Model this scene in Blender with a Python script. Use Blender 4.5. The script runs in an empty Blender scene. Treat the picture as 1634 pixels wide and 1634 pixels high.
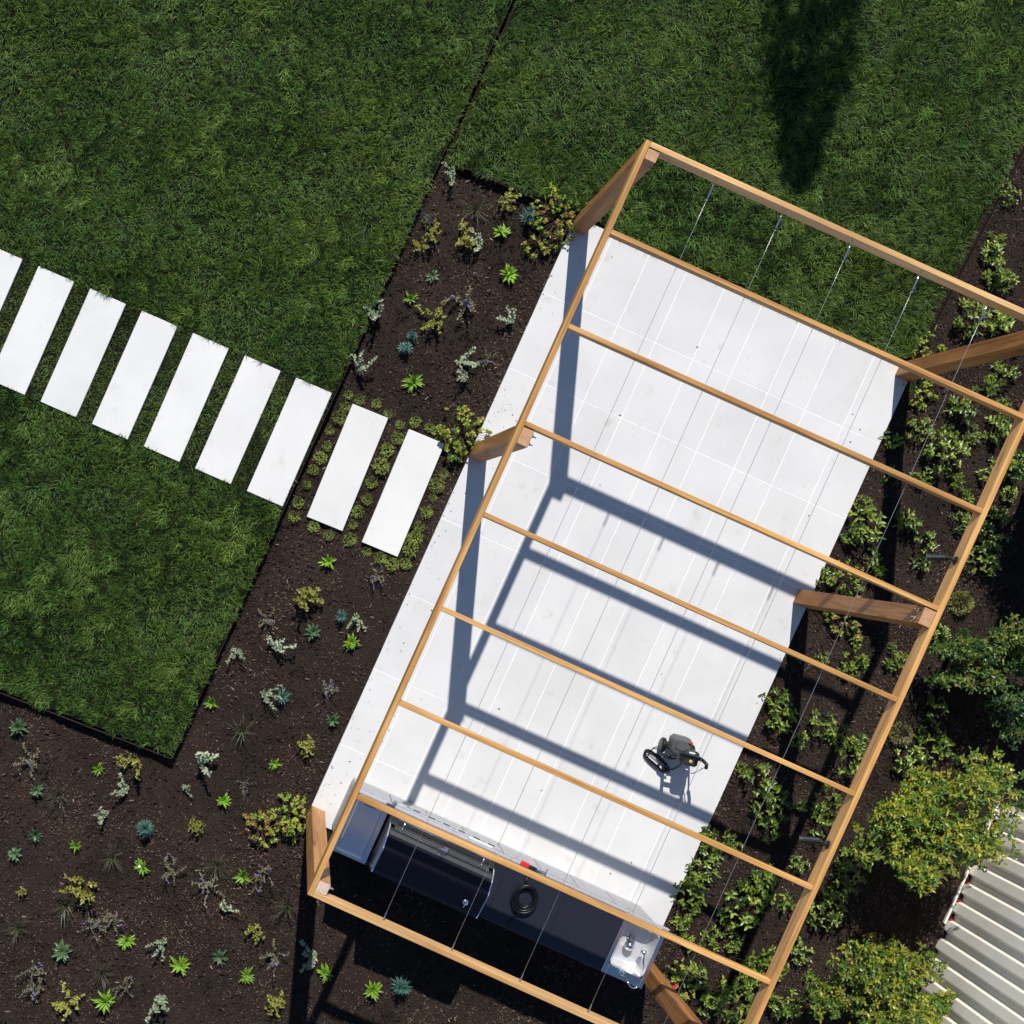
import bpy, math, random
import numpy as np
from mathutils import Matrix, Vector, Quaternion

# ------------------------------------------------------------------ scene, camera, sky, sun
S = bpy.context.scene
C = S.collection
H = 12.6                    # camera height over the garden (m)
PX = 170.0                  # photograph pixels per metre on the ground
PPX, PPY = 480.0, 830.0     # photograph pixel straight below the camera
SUN_COT = 0.985             # shadow length / height
SUN_H = Vector((0.085, 1.0, 0)).normalized()

cam_d = bpy.data.cameras.new('camera')
cam = bpy.data.objects.new('camera', cam_d); C.objects.link(cam)
cam.location = (0, 0, H)
cam_d.sensor_width = 36.0
cam_d.lens = 36.0 * H * PX / 1634.0
cam_d.shift_x = (817 - PPX) / 1634.0
cam_d.shift_y = (PPY - 817) / 1634.0
cam_d.clip_start = 0.1; cam_d.clip_end = 500
S.camera = cam

sun_vec = Vector((SUN_H.x * SUN_COT, SUN_H.y * SUN_COT, 1.0)).normalized()   # towards the sun
elev = math.asin(sun_vec.z)
W = bpy.data.worlds.new('World'); S.world = W; W.use_nodes = True
wn = W.node_tree.nodes; wl = W.node_tree.links; wn.clear()
sky = wn.new('ShaderNodeTexSky'); sky.sky_type = 'NISHITA'; sky.sun_disc = False
sky.sun_elevation = elev; sky.sun_rotation = math.atan2(SUN_H.x, SUN_H.y)
sky.air_density = 1.0; sky.dust_density = 0.0; sky.ozone_density = 4.0
bg = wn.new('ShaderNodeBackground'); bg.inputs['Strength'].default_value = 0.082
wo = wn.new('ShaderNodeOutputWorld')
wl.new(sky.outputs[0], bg.inputs[0]); wl.new(bg.outputs[0], wo.inputs[0])
sd = bpy.data.lights.new('sun', 'SUN'); sd.energy = 4.7; sd.angle = math.radians(0.53); sd.color = (1.0, 0.965, 0.915)
so = bpy.data.objects.new('sun', sd); C.objects.link(so)
so.rotation_euler = sun_vec.to_track_quat('Z', 'Y').to_euler()
so.location = (2, 6, 15)
S.view_settings.view_transform = 'Standard'; S.view_settings.look = 'None'
S.view_settings.exposure = 0.12; S.view_settings.gamma = 1.0; S.view_settings.use_curve_mapping = False
S.render.engine = 'CYCLES'

random.seed(11); RNG = np.random.default_rng(7)
R = random.uniform

# ------------------------------------------------------------------ coordinates
def P(px, py, z=0.0):
    k = (H - z) / (H * PX)
    return Vector(((px - PPX) * k, -(py - PPY) * k, z))
TH = math.radians(24.2)
UX = Vector((math.cos(TH), -math.sin(TH), 0))      # across the patio
VX = Vector((-math.sin(TH), -math.cos(TH), 0))     # along the patio
ORI = P(918, 347.5)                                # patio corner under the pergola
def UV(u, v, z=0.0):
    p = ORI + UX * u + VX * v
    return Vector((p.x, p.y, z))
def to_uv(p):
    d = Vector((p[0], p[1], 0)) - ORI
    return d.dot(UX), d.dot(VX)
SITE = Matrix(((UX.x, -VX.x, 0, ORI.x), (UX.y, -VX.y, 0, ORI.y), (0, 0, 1, 0), (0, 0, 0, 1)))   # local x=u, local y=-v, z up
PW, PL, ZT = 3.46, 6.17, 2.60                      # pergola width, length, top height
ZP = 0.05                                          # patio surface
ZL = 0.09                                          # lawn soil surface

# ------------------------------------------------------------------ object helpers
def tag(o, label=None, cat=None, group=None, kind=None):
    if label: o['label'] = label
    if cat: o['category'] = cat
    if group: o['group'] = group
    if kind: o['kind'] = kind
    return o
def empty(name, loc=(0, 0, 0), rz=0.0):
    o = bpy.data.objects.new(name, None); C.objects.link(o)
    o.location = loc; o.rotation_euler = (0, 0, rz); o.empty_display_size = 0.05
    return o
def link(name, me, mat=None, parent=None, mw=None):
    o = bpy.data.objects.new(name, me); C.objects.link(o)
    if mat is not None and len(me.materials) == 0: me.materials.append(mat)
    if parent is not None: o.parent = parent
    if mw is not None: o.matrix_local = mw
    return o

class G:
    """collects vertices, faces and vertex colours"""
    def __init__(s): s.v = []; s.f = []; s.c = []
    def add(s, vs, fs, col=(1, 1, 1)):
        n = len(s.v); s.v.extend([tuple(p) for p in vs]); s.f.extend([tuple(i + n for i in f) for f in fs])
        s.c.extend([col] * len(vs))
    def box(s, x0, x1, y0, y1, z0, z1, ch=0.0, col=(1, 1, 1)):
        if ch <= 0:
            vs = [(x, y, z) for z in (z0, z1) for y in (y0, y1) for x in (x0, x1)]
            s.add(vs, [(0, 2, 3, 1), (4, 5, 7, 6), (0, 1, 5, 4), (2, 6, 7, 3), (0, 4, 6, 2), (1, 3, 7, 5)], col)
        else:
            c = ch
            def ring(z, i): return [(x0 + i, y0 + c, z), (x0 + c, y0 + i, z), (x1 - c, y0 + i, z), (x1 - i, y0 + c, z),
                                    (x1 - i, y1 - c, z), (x1 - c, y1 - i, z), (x0 + c, y1 - i, z), (x0 + i, y1 - c, z)]
            def ring2(z): return ring(z, 0)
            def ring3(z):
                k = c * 0.9
                return [(x0 + k, y0 + c + k * .5, z), (x0 + c + k * .5, y0 + k, z), (x1 - c - k * .5, y0 + k, z), (x1 - k, y0 + c + k * .5, z),
                        (x1 - k, y1 - c - k * .5, z), (x1 - c - k * .5, y1 - k, z), (x0 + c + k * .5, y1 - k, z), (x0 + k, y1 - c - k * .5, z)]
            vs = ring3(z0) + ring2(z0 + c) + ring2(z1 - c) + ring3(z1)
            fs = [tuple(range(7, -1, -1)), tuple(range(24, 32))]
            for a in range(3):
                for i in range(8):
                    j = (i + 1) % 8
                    fs.append((a * 8 + i, a * 8 + j, a * 8 + 8 + j, a * 8 + 8 + i))
            s.add(vs, fs, col)
    def tube(s, pts, r, n=8, col=(1, 1, 1), cap=True, closed=False):
        pts = [Vector(p) for p in pts]; m = len(pts)
        rs = r if isinstance(r, (list, tuple)) else [r] * m
        vs = []; up = Vector((0, 0, 1))
        prev = None
        for i, p in enumerate(pts):
            if closed: d = pts[(i + 1) % m] - pts[i - 1]
            else: d = pts[min(i + 1, m - 1)] - pts[max(i - 1, 0)]
            d = d.normalized() if d.length > 1e-9 else Vector((0, 0, 1))
            a = prev if prev is not None else (up if abs(d.z) < .9 else Vector((1, 0, 0)))
            x = (a - d * a.dot(d))
            if x.length < 1e-6: x = Vector((1, 0, 0)) - d * d.x
            x.normalize(); y = d.cross(x); prev = x
            for k in range(n):
                t = 2 * math.pi * k / n
                vs.append(p + x * (rs[i] * math.cos(t)) + y * (rs[i] * math.sin(t)))
        fs = []
        for i in range(m if closed else m - 1):
            i2 = (i + 1) % m
            for k in range(n):
                fs.append((i * n + k, i * n + (k + 1) % n, i2 * n + (k + 1) % n, i2 * n + k))
        if cap and not closed:
            fs.append(tuple(range(n - 1, -1, -1))); fs.append(tuple((m - 1) * n + k for k in range(n)))
        s.add(vs, fs, col)
    def lathe(s, prof, n=16, o=(0, 0, 0), col=(1, 1, 1), M=None):
        vs = []
        for (r, z) in prof:
            for k in range(n):
                t = 2 * math.pi * k / n
                p = Vector((r * math.cos(t), r * math.sin(t), z))
                if M is not None: p = M @ p
                vs.append(Vector(o) + p)
        fs = []
        for i in range(len(prof) - 1):
            for k in range(n):
                fs.append((i * n + k, i * n + (k + 1) % n, (i + 1) * n + (k + 1) % n, (i + 1) * n + k))
        fs.append(tuple(range(n - 1, -1, -1))); fs.append(tuple((len(prof) - 1) * n + k for k in range(n)))
        s.add(vs, fs, col)
    def leaf(s, b, az, el, L, Wd, droop=0.6, col=(.1, .2, .03), fold=.25, prof=(.25, 1.0, .75), tipcol=None, curl=0.0):
        n = len(prof); p = Vector(b); e = el; seg = L / n; vs = []; cs = []
        for i in range(n + 1):
            d = Vector((math.cos(az) * math.cos(e), math.sin(az) * math.cos(e), math.sin(e)))
            side = Vector((-math.sin(az), math.cos(az), 0))
            nrm = side.cross(d) * -1.0
            cc = col if tipcol is None else tuple(col[q] + (tipcol[q] - col[q]) * i / n for q in range(3))
            if i < n:
                w = Wd * .5 * prof[i]
                vs += [p + side * w + nrm * (w * fold), p, p - side * w + nrm * (w * fold)]; cs += [cc] * 3
                p = p + d * seg; e -= droop / n; az += curl / n
            else:
                vs.append(p); cs.append(cc)
        m = len(s.v); s.v.extend([tuple(q) for q in vs]); s.c.extend(cs)
        for i in range(n - 1):
            a = m + i * 3
            s.f += [(a, a + 1, a + 4, a + 3), (a + 1, a + 2, a + 5, a + 4)]
        a = m + (n - 1) * 3; t = m + n * 3
        s.f += [(a, a + 1, t), (a + 1, a + 2, t)]
    def leaf2(s, b, az, el, L, Wd, col, fold=.3):
        """small folded leaf of two triangles"""
        d = Vector((math.cos(az) * math.cos(el), math.sin(az) * math.cos(el), math.sin(el)))
        side = Vector((-math.sin(az), math.cos(az), 0)); nrm = d.cross(side)
        b = Vector(b); m = b + d * (L * .5)
        vs = [b, m + side * (Wd * .5) + nrm * (Wd * .5 * fold), b + d * L, m - side * (Wd * .5) + nrm * (Wd * .5 * fold)]
        k = len(s.v); s.v.extend([tuple(q) for q in vs]); s.c.extend([col] * 4)
        s.f += [(k, k + 1, k + 2), (k, k + 2, k + 3)]
    def blob(s, o, r, col, sq=1.0):
        vs = [(r, 0, 0), (-r, 0, 0), (0, r, 0), (0, -r, 0), (0, 0, r * sq), (0, 0, -r * sq)]
        a = R(0, 3)
        vs = [(o[0] + x * math.cos(a) - y * math.sin(a), o[1] + x * math.sin(a) + y * math.cos(a), o[2] + z) for x, y, z in vs]
        s.add(vs, [(0, 2, 4), (2, 1, 4), (1, 3, 4), (3, 0, 4), (2, 0, 5), (1, 2, 5), (3, 1, 5), (0, 3, 5)], col)
    def mesh(s, name, mat, smooth=False, color=False):
        me = bpy.data.meshes.new(name); me.from_pydata(s.v, [], s.f); me.materials.append(mat)
        if color:
            at = me.color_attributes.new('Col', 'FLOAT_COLOR', 'POINT')
            a = np.ones((len(s.v), 4), np.float32); a[:, :3] = np.array(s.c, np.float32)
            at.data.foreach_set('color', a.ravel())
        if smooth: me.polygons.foreach_set('use_smooth', [True] * len(me.polygons))
        me.update(); return me
    def obj(s, name, mat, parent=None, smooth=False, color=False, mw=None):
        return link(name, s.mesh(name, mat, smooth, color), None, parent, mw)

def bulk_mesh(name, verts, loops, starts, cols, mat):
    me = bpy.data.meshes.new(name)
    me.vertices.add(len(verts)); me.vertices.foreach_set('co', verts.astype(np.float32).ravel())
    me.loops.add(len(loops)); me.loops.foreach_set('vertex_index', loops.astype(np.int32))
    me.polygons.add(len(starts)); me.polygons.foreach_set('loop_start', starts.astype(np.int32))
    at = me.color_attributes.new('Col', 'FLOAT_COLOR', 'POINT')
    a = np.ones((len(verts), 4), np.float32); a[:, :3] = cols
    at.data.foreach_set('color', a.ravel())
    me.materials.append(mat); me.update(calc_edges=True); me.validate()
    return me

# ------------------------------------------------------------------ materials
def mat(name):
    m = bpy.data.materials.new(name); m.use_nodes = True
    n = m.node_tree.nodes; n.clear()
    b = n.new('ShaderNodeBsdfPrincipled'); o = n.new('ShaderNodeOutputMaterial')
    m.node_tree.links.new(b.outputs[0], o.inputs[0])
    return m, n, m.node_tree.links, b, o
def ramp(n, stops):
    r = n.new('ShaderNodeValToRGB'); e = r.color_ramp.elements
    while len(e) < len(stops): e.new(0.5)
    for i, (p, c) in enumerate(stops): e[i].position = p; e[i].color = (*c, 1)
    return r
def noise(n, l, vec, scale, detail=4, rough=.55):
    t = n.new('ShaderNodeTexNoise'); t.inputs['Scale'].default_value = scale
    t.inputs['Detail'].default_value = detail; t.inputs['Roughness'].default_value = rough
    if vec is not None: l.new(vec, t.inputs['Vector'])
    return t
def mixc(n, l, fac, a, b, blend='MIX'):
    x = n.new('ShaderNodeMix'); x.data_type = 'RGBA'; x.blend_type = blend
    if isinstance(fac, (int, float)): x.inputs[0].default_value = fac
    else: l.new(fac, x.inputs[0])
    for i, q in ((6, a), (7, b)):
        if isinstance(q, tuple): x.inputs[i].default_value = (*q, 1)
        else: l.new(q, x.inputs[i])
    return x.outputs[2]
def bump(n, l, h, b, strength=.3, dist=.01):
    u = n.new('ShaderNodeBump'); u.inputs['Strength'].default_value = strength; u.inputs['Distance'].default_value = dist
    l.new(h, u.inputs['Height']); l.new(u.outputs[0], b.inputs['Normal'])
def mapping(n, l, src, sc):
    mp = n.new('ShaderNodeMapping'); mp.inputs['Scale'].default_value = sc; l.new(src, mp.inputs['Vector']); return mp.outputs[0]

def plain(name, col, rough=.5, metal=0.0, spec=.5, var=0.0, scale=30):
    m, n, l, b, o = mat(name)
    b.inputs['Roughness'].default_value = rough; b.inputs['Metallic'].default_value = metal
    b.inputs['Specular IOR Level'].default_value = spec
    tc = n.new('ShaderNodeTexCoord')
    t = noise(n, l, tc.outputs['Object'], scale, 5)
    r = ramp(n, [(.3, tuple(c * (1 - var) for c in col)), (.7, tuple(min(1, c * (1 + var)) for c in col))])
    l.new(t.outputs[0], r.inputs[0]); l.new(r.outputs[0], b.inputs['Base Color'])
    if var > 0: bump(n, l, t.outputs[0], b, .08, .002)
    return m

def wood_mat(name, dark, mid, light):
    m, n, l, b, o = mat(name)
    tc = n.new('ShaderNodeTexCoord'); oi = n.new('ShaderNodeObjectInfo')
    ad = n.new('ShaderNodeVectorMath'); ad.operation = 'ADD'; l.new(tc.outputs['Object'], ad.inputs[0])
    cx = n.new('ShaderNodeCombineXYZ'); mu = n.new('ShaderNodeMath'); mu.operation = 'MULTIPLY'; mu.inputs[1].default_value = 37
    l.new(oi.outputs['Random'], mu.inputs[0]); l.new(mu.outputs[0], cx.inputs[0]); l.new(mu.outputs[0], cx.inputs[1]); l.new(cx.outputs[0], ad.inputs[1])
    v1 = mapping(n, l, ad.outputs[0], (1.3, 34, 34)); v2 = mapping(n, l, ad.outputs[0], (3.0, 110, 110)); v3 = mapping(n, l, ad.outputs[0], (.9, 7, 7))
    t1 = noise(n, l, v1, 1.0, 6, .62); t2 = noise(n, l, v2, 1.0, 3); t3 = noise(n, l, v3, 1.0, 3)
    r1 = ramp(n, [(.25, dark), (.5, mid), (.78, light)]); l.new(t1.outputs[0], r1.inputs[0])
    c = mixc(n, l, .35, r1.outputs[0], t2.outputs[0], 'SOFT_LIGHT')
    r3 = ramp(n, [(.3, (.62, .56, .5)), (.65, (1.1, 1.08, 1.05))]); l.new(t3.outputs[0], r3.inputs[0])
    c = mixc(n, l, .8, c, r3.outputs[0], 'MULTIPLY')
    rr = ramp(n, [(0, (.82, .79, .76)), (1, (1.12, 1.12, 1.12))]); l.new(oi.outputs['Random'], rr.inputs[0])
    c = mixc(n, l, 1.0, c, rr.outputs[0], 'MULTIPLY')
    # knots
    vo = n.new('ShaderNodeTexVoronoi'); vo.inputs['Scale'].default_value = 1.0
    l.new(mapping(n, l, ad.outputs[0], (1.4, 9, 9)), vo.inputs['Vector'])
    rk = ramp(n, [(0, (.25, .13, .06)), (.09, (.55, .4, .3)), (.16, (1, 1, 1))]); l.new(vo.outputs['Distance'], rk.inputs[0])
    c = mixc(n, l, .75, c, rk.outputs[0], 'MULTIPLY')
    l.new(c, b.inputs['Base Color']); b.inputs['Roughness'].default_value = .55; b.inputs['Specular IOR Level'].default_value = .35
    bump(n, l, t1.outputs[0], b, .25, .003)
    return m

def tile_mat(name, base, stain, amount=.5, rnd=.07):
    m, n, l, b, o = mat(name)
    tc = n.new('ShaderNodeTexCoord'); ge = n.new('ShaderNodeNewGeometry'); oi = n.new('ShaderNodeObjectInfo')
    t1 = noise(n, l, ge.outputs['Position'], 1.7, 5, .6)
    t2 = noise(n, l, ge.outputs['Position'], 260, 2)
    t3 = noise(n, l, mapping(n, l, ge.outputs['Position'], (5, 5, 5)), 1.0, 6, .68)
    r1 = ramp(n, [(.38, tuple(x * .93 for x in base)), (.62, base)]); l.new(t1.outputs[0], r1.inputs[0])
    rs = ramp(n, [(.60, (0, 0, 0)), (.74, (1, 1, 1))]); l.new(t3.outputs[0], rs.inputs[0])
    mf = n.new('ShaderNodeMath'); mf.operation = 'MULTIPLY'; mf.inputs[1].default_value = amount
    l.new(rs.outputs[0], mf.inputs[0])
    c = mixc(n, l, mf.outputs[0], r1.outputs[0], stain)
    r2 = ramp(n, [(.3, (.93, .93, .93)), (.7, (1.03, 1.03, 1.03))]); l.new(t2.outputs[0], r2.inputs[0])
    c = mixc(n, l, 1.0, c, r2.outputs[0], 'MULTIPLY')
    rr = ramp(n, [(0, (1 - rnd, 1 - rnd, 1 - rnd)), (1, (1, 1, 1))]); l.new(oi.outputs['Random'], rr.inputs[0])
    c = mixc(n, l, 1.0, c, rr.outputs[0], 'MULTIPLY')
    l.new(c, b.inputs['Base Color']); b.inputs['Roughness'].default_value = .75; b.inputs['Specular IOR Level'].default_value = .3
    bump(n, l, t2.outputs[0], b, .1, .001)
    return m

def leaf_mat(name, rough=.4, trans=.25, spec=.5):
    m, n, l, b, o = mat(name)
    at = n.new('ShaderNodeAttribute'); at.attribute_name = 'Col'
    oi = n.new('ShaderNodeObjectInfo')
    hs = n.new('ShaderNodeHueSaturation')
    mr = n.new('ShaderNodeMapRange'); mr.inputs['To Min'].default_value = .8; mr.inputs['To Max'].default_value = 1.2
    l.new(oi.outputs['Random'], mr.inputs['Value']); l.new(mr.outputs[0], hs.inputs['Value'])
    l.new(at.outputs['Color'], hs.inputs['Color'])
    l.new(hs.outputs[0], b.inputs['Base Color']); b.inputs['Roughness'].default_value = rough
    b.inputs['Specular IOR Level'].default_value = spec
    tr = n.new('ShaderNodeBsdfTranslucent'); l.new(hs.outputs[0], tr.inputs['Color'])
    mx = n.new('ShaderNodeMixShader'); mx.inputs[0].default_value = trans
    l.new(b.outputs[0], mx.inputs[1]); l.new(tr.outputs[0], mx.inputs[2]); l.new(mx.outputs[0], o.inputs[0])
    return m

M = {}
M['wood'] = wood_mat('stained_cedar', (.30, .125, .035), (.60, .325, .105), (.76, .47, .19))
M['wood_pale'] = wood_mat('pale_cedar', (.50, .27, .10), (.70, .43, .18), (.80, .55, .27))
M['post_wood'] = wood_mat('post_cedar', (.22, .085, .025), (.41, .195, .065), (.54, .28, .105))
M['endgrain'] = plain('end_grain', (.50, .28, .15), .8, var=.22, scale=60)
M['endgrain_pale'] = plain('pale_end_grain', (.60, .45, .37), .8, var=.2, scale=60)
M['tile'] = tile_mat('porcelain_tile', (.71, .70, .68), (.53, .47, .39), .6, .05)
M['grout'] = plain('white_grout', (.82, .82, .81), .9, var=.05, scale=40)
M['stone'] = tile_mat('white_stone', (.765, .752, .72), (.56, .53, .47), .4, .06)
M['leaf'] = leaf_mat('leaf_soft', .45, .22)
M['gloss'] = leaf_mat('leaf_glossy', .36, .18, .5)
M['grass'] = leaf_mat('grass_blade', .5, .16, .16)
M['petal'] = leaf_mat('petal', .6, .25, .3)
M['chip'] = leaf_mat('bark_chip', .85, 0.0, .2)
M['steel'] = plain('stainless_steel', (.86, .87, .89), .22, 1.0, var=.04, scale=60)
M['steel_bright'] = plain('polished_steel', (.75, .75, .76), .16, 1.0)
M['steel_rough'] = plain('brushed_steel', (.17, .17, .18), .42, 1.0, var=.05)
M['galv'] = plain('galvanised_wire', (.55, .55, .55), .35, .9)
M['black'] = plain('black_plastic', (.018, .018, .02), .45, var=.15)
M['rubber'] = plain('black_rubber', (.0045, .0045, .005), .35, 0, .4)
M['enamel'] = plain('black_enamel', (.003, .0035, .007), .2, 0.0, .22)
M['granite'] = plain('dark_granite', (.016, .018, .026), .3, 0.0, .6, var=.5, scale=240)
M['concrete'] = plain('grey_concrete_panel', (.36, .36, .37), .8, var=.12, scale=14)
M['dark'] = plain('dark_core', (.03, .03, .032), .8)
M['grey_plastic'] = plain('grey_plastic', (.085, .088, .094), .5, var=.06)
M['darkgrey'] = plain('charcoal_plastic', (.025, .026, .028), .45, var=.06)
M['yellow'] = plain('yellow_plastic', (.65, .5, .04), .4)
M['red'] = plain('red_plastic', (.62, .03, .03), .4)
M['darkred'] = plain('red_foam', (.30, .012, .012), .7)
M['white'] = plain('white_paint', (.75, .75, .75), .5)
M['edging'] = plain('rusted_steel_edging', (.030, .018, .013), .7, .3, var=.4, scale=25)
M['fence'] = plain('cream_painted_steel', (.94, .87, .74), .42, 0.0, .5, var=.05, scale=5)
M['satin'] = plain('satin_steel', (.55, .56, .58), .42, .35, var=.08)
M['basin'] = plain('satin_basin_steel', (.72, .72, .73), .33, .55, var=.04)
M['bark'] = plain('brown_bark', (.10, .07, .045), .9, var=.3, scale=40)
M['spot'] = plain('lamp_black_metal', (.02, .021, .024), .4, .4)
M['glass'] = plain('lamp_lens', (.3, .3, .32), .1, 0, .8)

def soil_mat(name, a, bcol, c, sc=1.0):
    m, n, l, b, o = mat(name)
    ge = n.new('ShaderNodeNewGeometry')
    t1 = noise(n, l, ge.outputs['Position'], 1.1 * sc, 5, .6); t2 = noise(n, l, ge.outputs['Position'], 55, 6, .7)
    t3 = noise(n, l, ge.outputs['Position'], 180, 3, .6)
    r1 = ramp(n, [(.25, a), (.5, bcol), (.8, c)])
    ad = n.new('ShaderNodeMix'); ad.data_type = 'FLOAT'; ad.inputs[0].default_value = .6
    l.new(t1.outputs[0], ad.inputs[2]); l.new(t2.outputs[0], ad.inputs[3]); l.new(ad.outputs[0], r1.inputs[0])
    l.new(r1.outputs[0], b.inputs['Base Color']); b.inputs['Roughness'].default_value = .95; b.inputs['Specular IOR Level'].default_value = .15
    sm = n.new('ShaderNodeMath'); sm.operation = 'ADD'; l.new(t2.outputs[0], sm.inputs[0]); l.new(t3.outputs[0], sm.inputs[1])
    bump(n, l, sm.outputs[0], b, .9, .02)
    return m
M['mulch'] = soil_mat('mulch', (.011, .0075, .006), (.040, .027, .021), (.095, .065, .049))
M['soil'] = soil_mat('lawn_soil', (.006, .008, .004), (.010, .014, .006), (.017, .022, .010), 2)
M['far'] = soil_mat('far_soil', (.02, .016, .013), (.03, .025, .02), (.05, .04, .03))

# ------------------------------------------------------------------ ground, mulch bed, lawns
def field(x, y, k, seed, n=7):
    r = np.random.default_rng(seed); s = np.zeros_like(x)
    for i in range(n):
        a = r.uniform(0, 2 * np.pi); f = k * r.uniform(.5, 1.9); p = r.uniform(0, 6.28)
        s = s + np.sin((x * np.cos(a) + y * np.sin(a)) * f + p)
    return s / math.sqrt(n)
def mulch_z(x, y):
    return 0.012 * field(x, y, 5.0, 31) + 0.009 * field(x, y, 17.0, 32) + 0.003 * field(x, y, 45.0, 33)
def inside(x, y, poly):
    c = np.zeros(x.shape, bool); n = len(poly)
    for i in range(n):
        x1, y1 = poly[i][0], poly[i][1]; x2, y2 = poly[(i + 1) % n][0], poly[(i + 1) % n][1]
        if y1 == y2: continue
        t = ((y1 > y) != (y2 > y)) & (x < (x2 - x1) * (y - y1) / (y2 - y1) + x1)
        c ^= t
    return c

g = G(); g.add([(-60, -60, -.08), (60, -60, -.08), (60, 60, -.08), (-60, 60, -.08)], [(0, 1, 2, 3)])
tag(g.obj('ground', M['far']), kind='structure')

nx, ny = 300, 300
X0, X1, Y0, Y1 = -5.5, 9.5, -8.0, 7.0
xs = np.linspace(X0, X1, nx); ys = np.linspace(Y0, Y1, ny)
gx, gy = np.meshgrid(xs, ys); gz = mulch_z(gx, gy)
vv = np.stack([gx, gy, gz], -1).reshape(-1, 3)
ii = np.arange(nx * ny).reshape(ny, nx)
q = np.stack([ii[:-1, :-1], ii[:-1, 1:], ii[1:, 1:], ii[1:, :-1]], -1).reshape(-1, 4)
me = bulk_mesh('mulch_bed', vv, q.ravel(), np.arange(len(q)) * 4, np.ones((len(vv), 3)), M['mulch'])
tag(link('mulch_bed', me), kind='structure')

def pxpoly(pts, z): return [P(a, b, z) for a, b in pts]
LAWN_A = pxpoly([(275, 1206), (1219, -900), (-900, -900), (-900, 754)], ZL)
LAWN_B = pxpoly([(713, 257), (1229, -900), (2209, -900), (1452, 571), (1440, 572), (918, 336)], ZL)
def prism(name, poly, z0, z1, m):
    g = G(); n = len(poly)
    vs = [(p[0], p[1], z0) for p in poly] + [(p[0], p[1], z1) for p in poly]
    fs = [tuple(range(n, 2 * n)), tuple(range(n - 1, -1, -1))] + [(i, (i + 1) % n, n + (i + 1) % n, n + i) for i in range(n)]
    g.add(vs, fs); return g.obj(name, m)
tag(prism('lawn', LAWN_A, -.06, ZL, M['soil']), kind='structure')
tag(prism('lawn', LAWN_B, -.06, ZL - .02, M['soil']), kind='structure')

def strip(name, a, b, th, z0, z1, m, label, cat):
    """thin upright metal edging from a to b"""
    d = (b - a); L = math.hypot(d.x, d.y); e = Vector((d.x, d.y, 0)) / L; nrm = Vector((-e.y, e.x, 0))
    g = G(); g.box(0, L, -th / 2, th / 2, z0, z1, .0008)
    mw = Matrix(((e.x, nrm.x, 0, a.x), (e.y, nrm.y, 0, a.y), (0, 0, 1, 0), (0, 0, 0, 1)))
    o = g.obj(name, m); o.matrix_world = mw
    return tag(o, label, cat)
strip('lawn_edging', P(276.5, 1207, 0), P(1000, -407, 0), .006, -.05, ZL + .014, M['edging'], 'rusty steel edging strip along the straight lawn side facing the patio', 'edging')
strip('lawn_edging', P(-300, 986.5, 0), P(275, 1208, 0), .006, -.05, ZL + .012, M['edging'], 'rusty steel edging strip along the lawn end above the wide mulch bed', 'edging')
strip('lawn_edging', P(716, 260.5, 0), P(912, 347, 0), .005, -.05, ZL - .01, M['edging'], 'steel edging strip between upper lawn and narrow mulch bed tip', 'edging')
strip('lawn_edging', P(1456, 582, 0), P(1800, -92, 0), .005, -.05, ZL - .005, M['edging'], 'steel edging strip between pergola lawn and leafy bed', 'edging')

# ------------------------------------------------------------------ stepping stones
STONES = []
def stone(c0, c1, c2, c3, z0, z1, label, group, seed):
    poly = [P(a, b, z1) for a, b in (c0, c1, c2, c3)]
    r = random.Random(seed); cen = sum(poly, Vector()) / 4
    e = (poly[1] - poly[0]); L1 = e.length; e.normalize()
    f = (poly[3] - poly[0]); L2 = f.length
    g = G(); g.box(-L1 / 2, L1 / 2, -L2 / 2, L2 / 2, z0, z1, .004)
    o = g.obj('stepping_stone', M['stone'])
    o.location = (cen.x, cen.y, 0); o.rotation_euler = (0, 0, math.atan2(e.y, e.x) + r.uniform(-.004, .004))
    tag(o, label, 'paving slab', group)
    STONES.append(poly)
for i in range(8):
    dx, dy = -82.3 * i, -35.6 * i
    lab = ('white stepping stone in the lawn, touching the steel lawn edging' if i == 0 else
           'white stepping stone in the lawn, %s from the steel lawn edging' % ('', 'second', 'third', 'fourth', 'fifth', 'sixth', 'seventh', 'eighth')[i])
    stone((474 + dx, 603 + dy), (531 + dx, 628 + dy), (450 + dx, 808 + dy), (392 + dx, 783 + dy), -.02, ZL + .018, lab,
          'stepping stones across the lawn', i)
stone((565, 645), (622, 668), (545, 848), (486, 823), -.03, .045, 'white stepping stone in mulch ringed by sedum, next to the lawn edging', None, 21)
stone((654, 685), (711, 709), (634, 889), (575, 864), -.03, .045, 'white stepping stone in mulch ringed by sedum, next to the patio', None, 22)

# ------------------------------------------------------------------ patio of tiles
patio_g = G(); patio_g.box(.002, PW - .002, -PL + .002, -.002, -.06, ZP - .0016)
patio = patio_g.obj('patio', M['grout']); patio.matrix_world = SITE
tag(patio, kind='structure')
cu, cv = PW / 9, PL / 8; J = .0075
tg = G(); tg.box(-cu / 2 + J / 2, cu / 2 - J / 2, -cv / 2 + J / 2, cv / 2 - J / 2, -.03, 0, .0012)
tme = tg.mesh('tile', M['tile'])
for i in range(9):
    for j in range(8):
        t = link('tile', tme, None, patio)
        t.location = ((i + .5) * cu, -(j + .5) * cv, ZP + R(-.0003, .0003)); t.rotation_euler = (R(-.0005, .0005), R(-.0005, .0005), R(-.0012, .0012))

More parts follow.
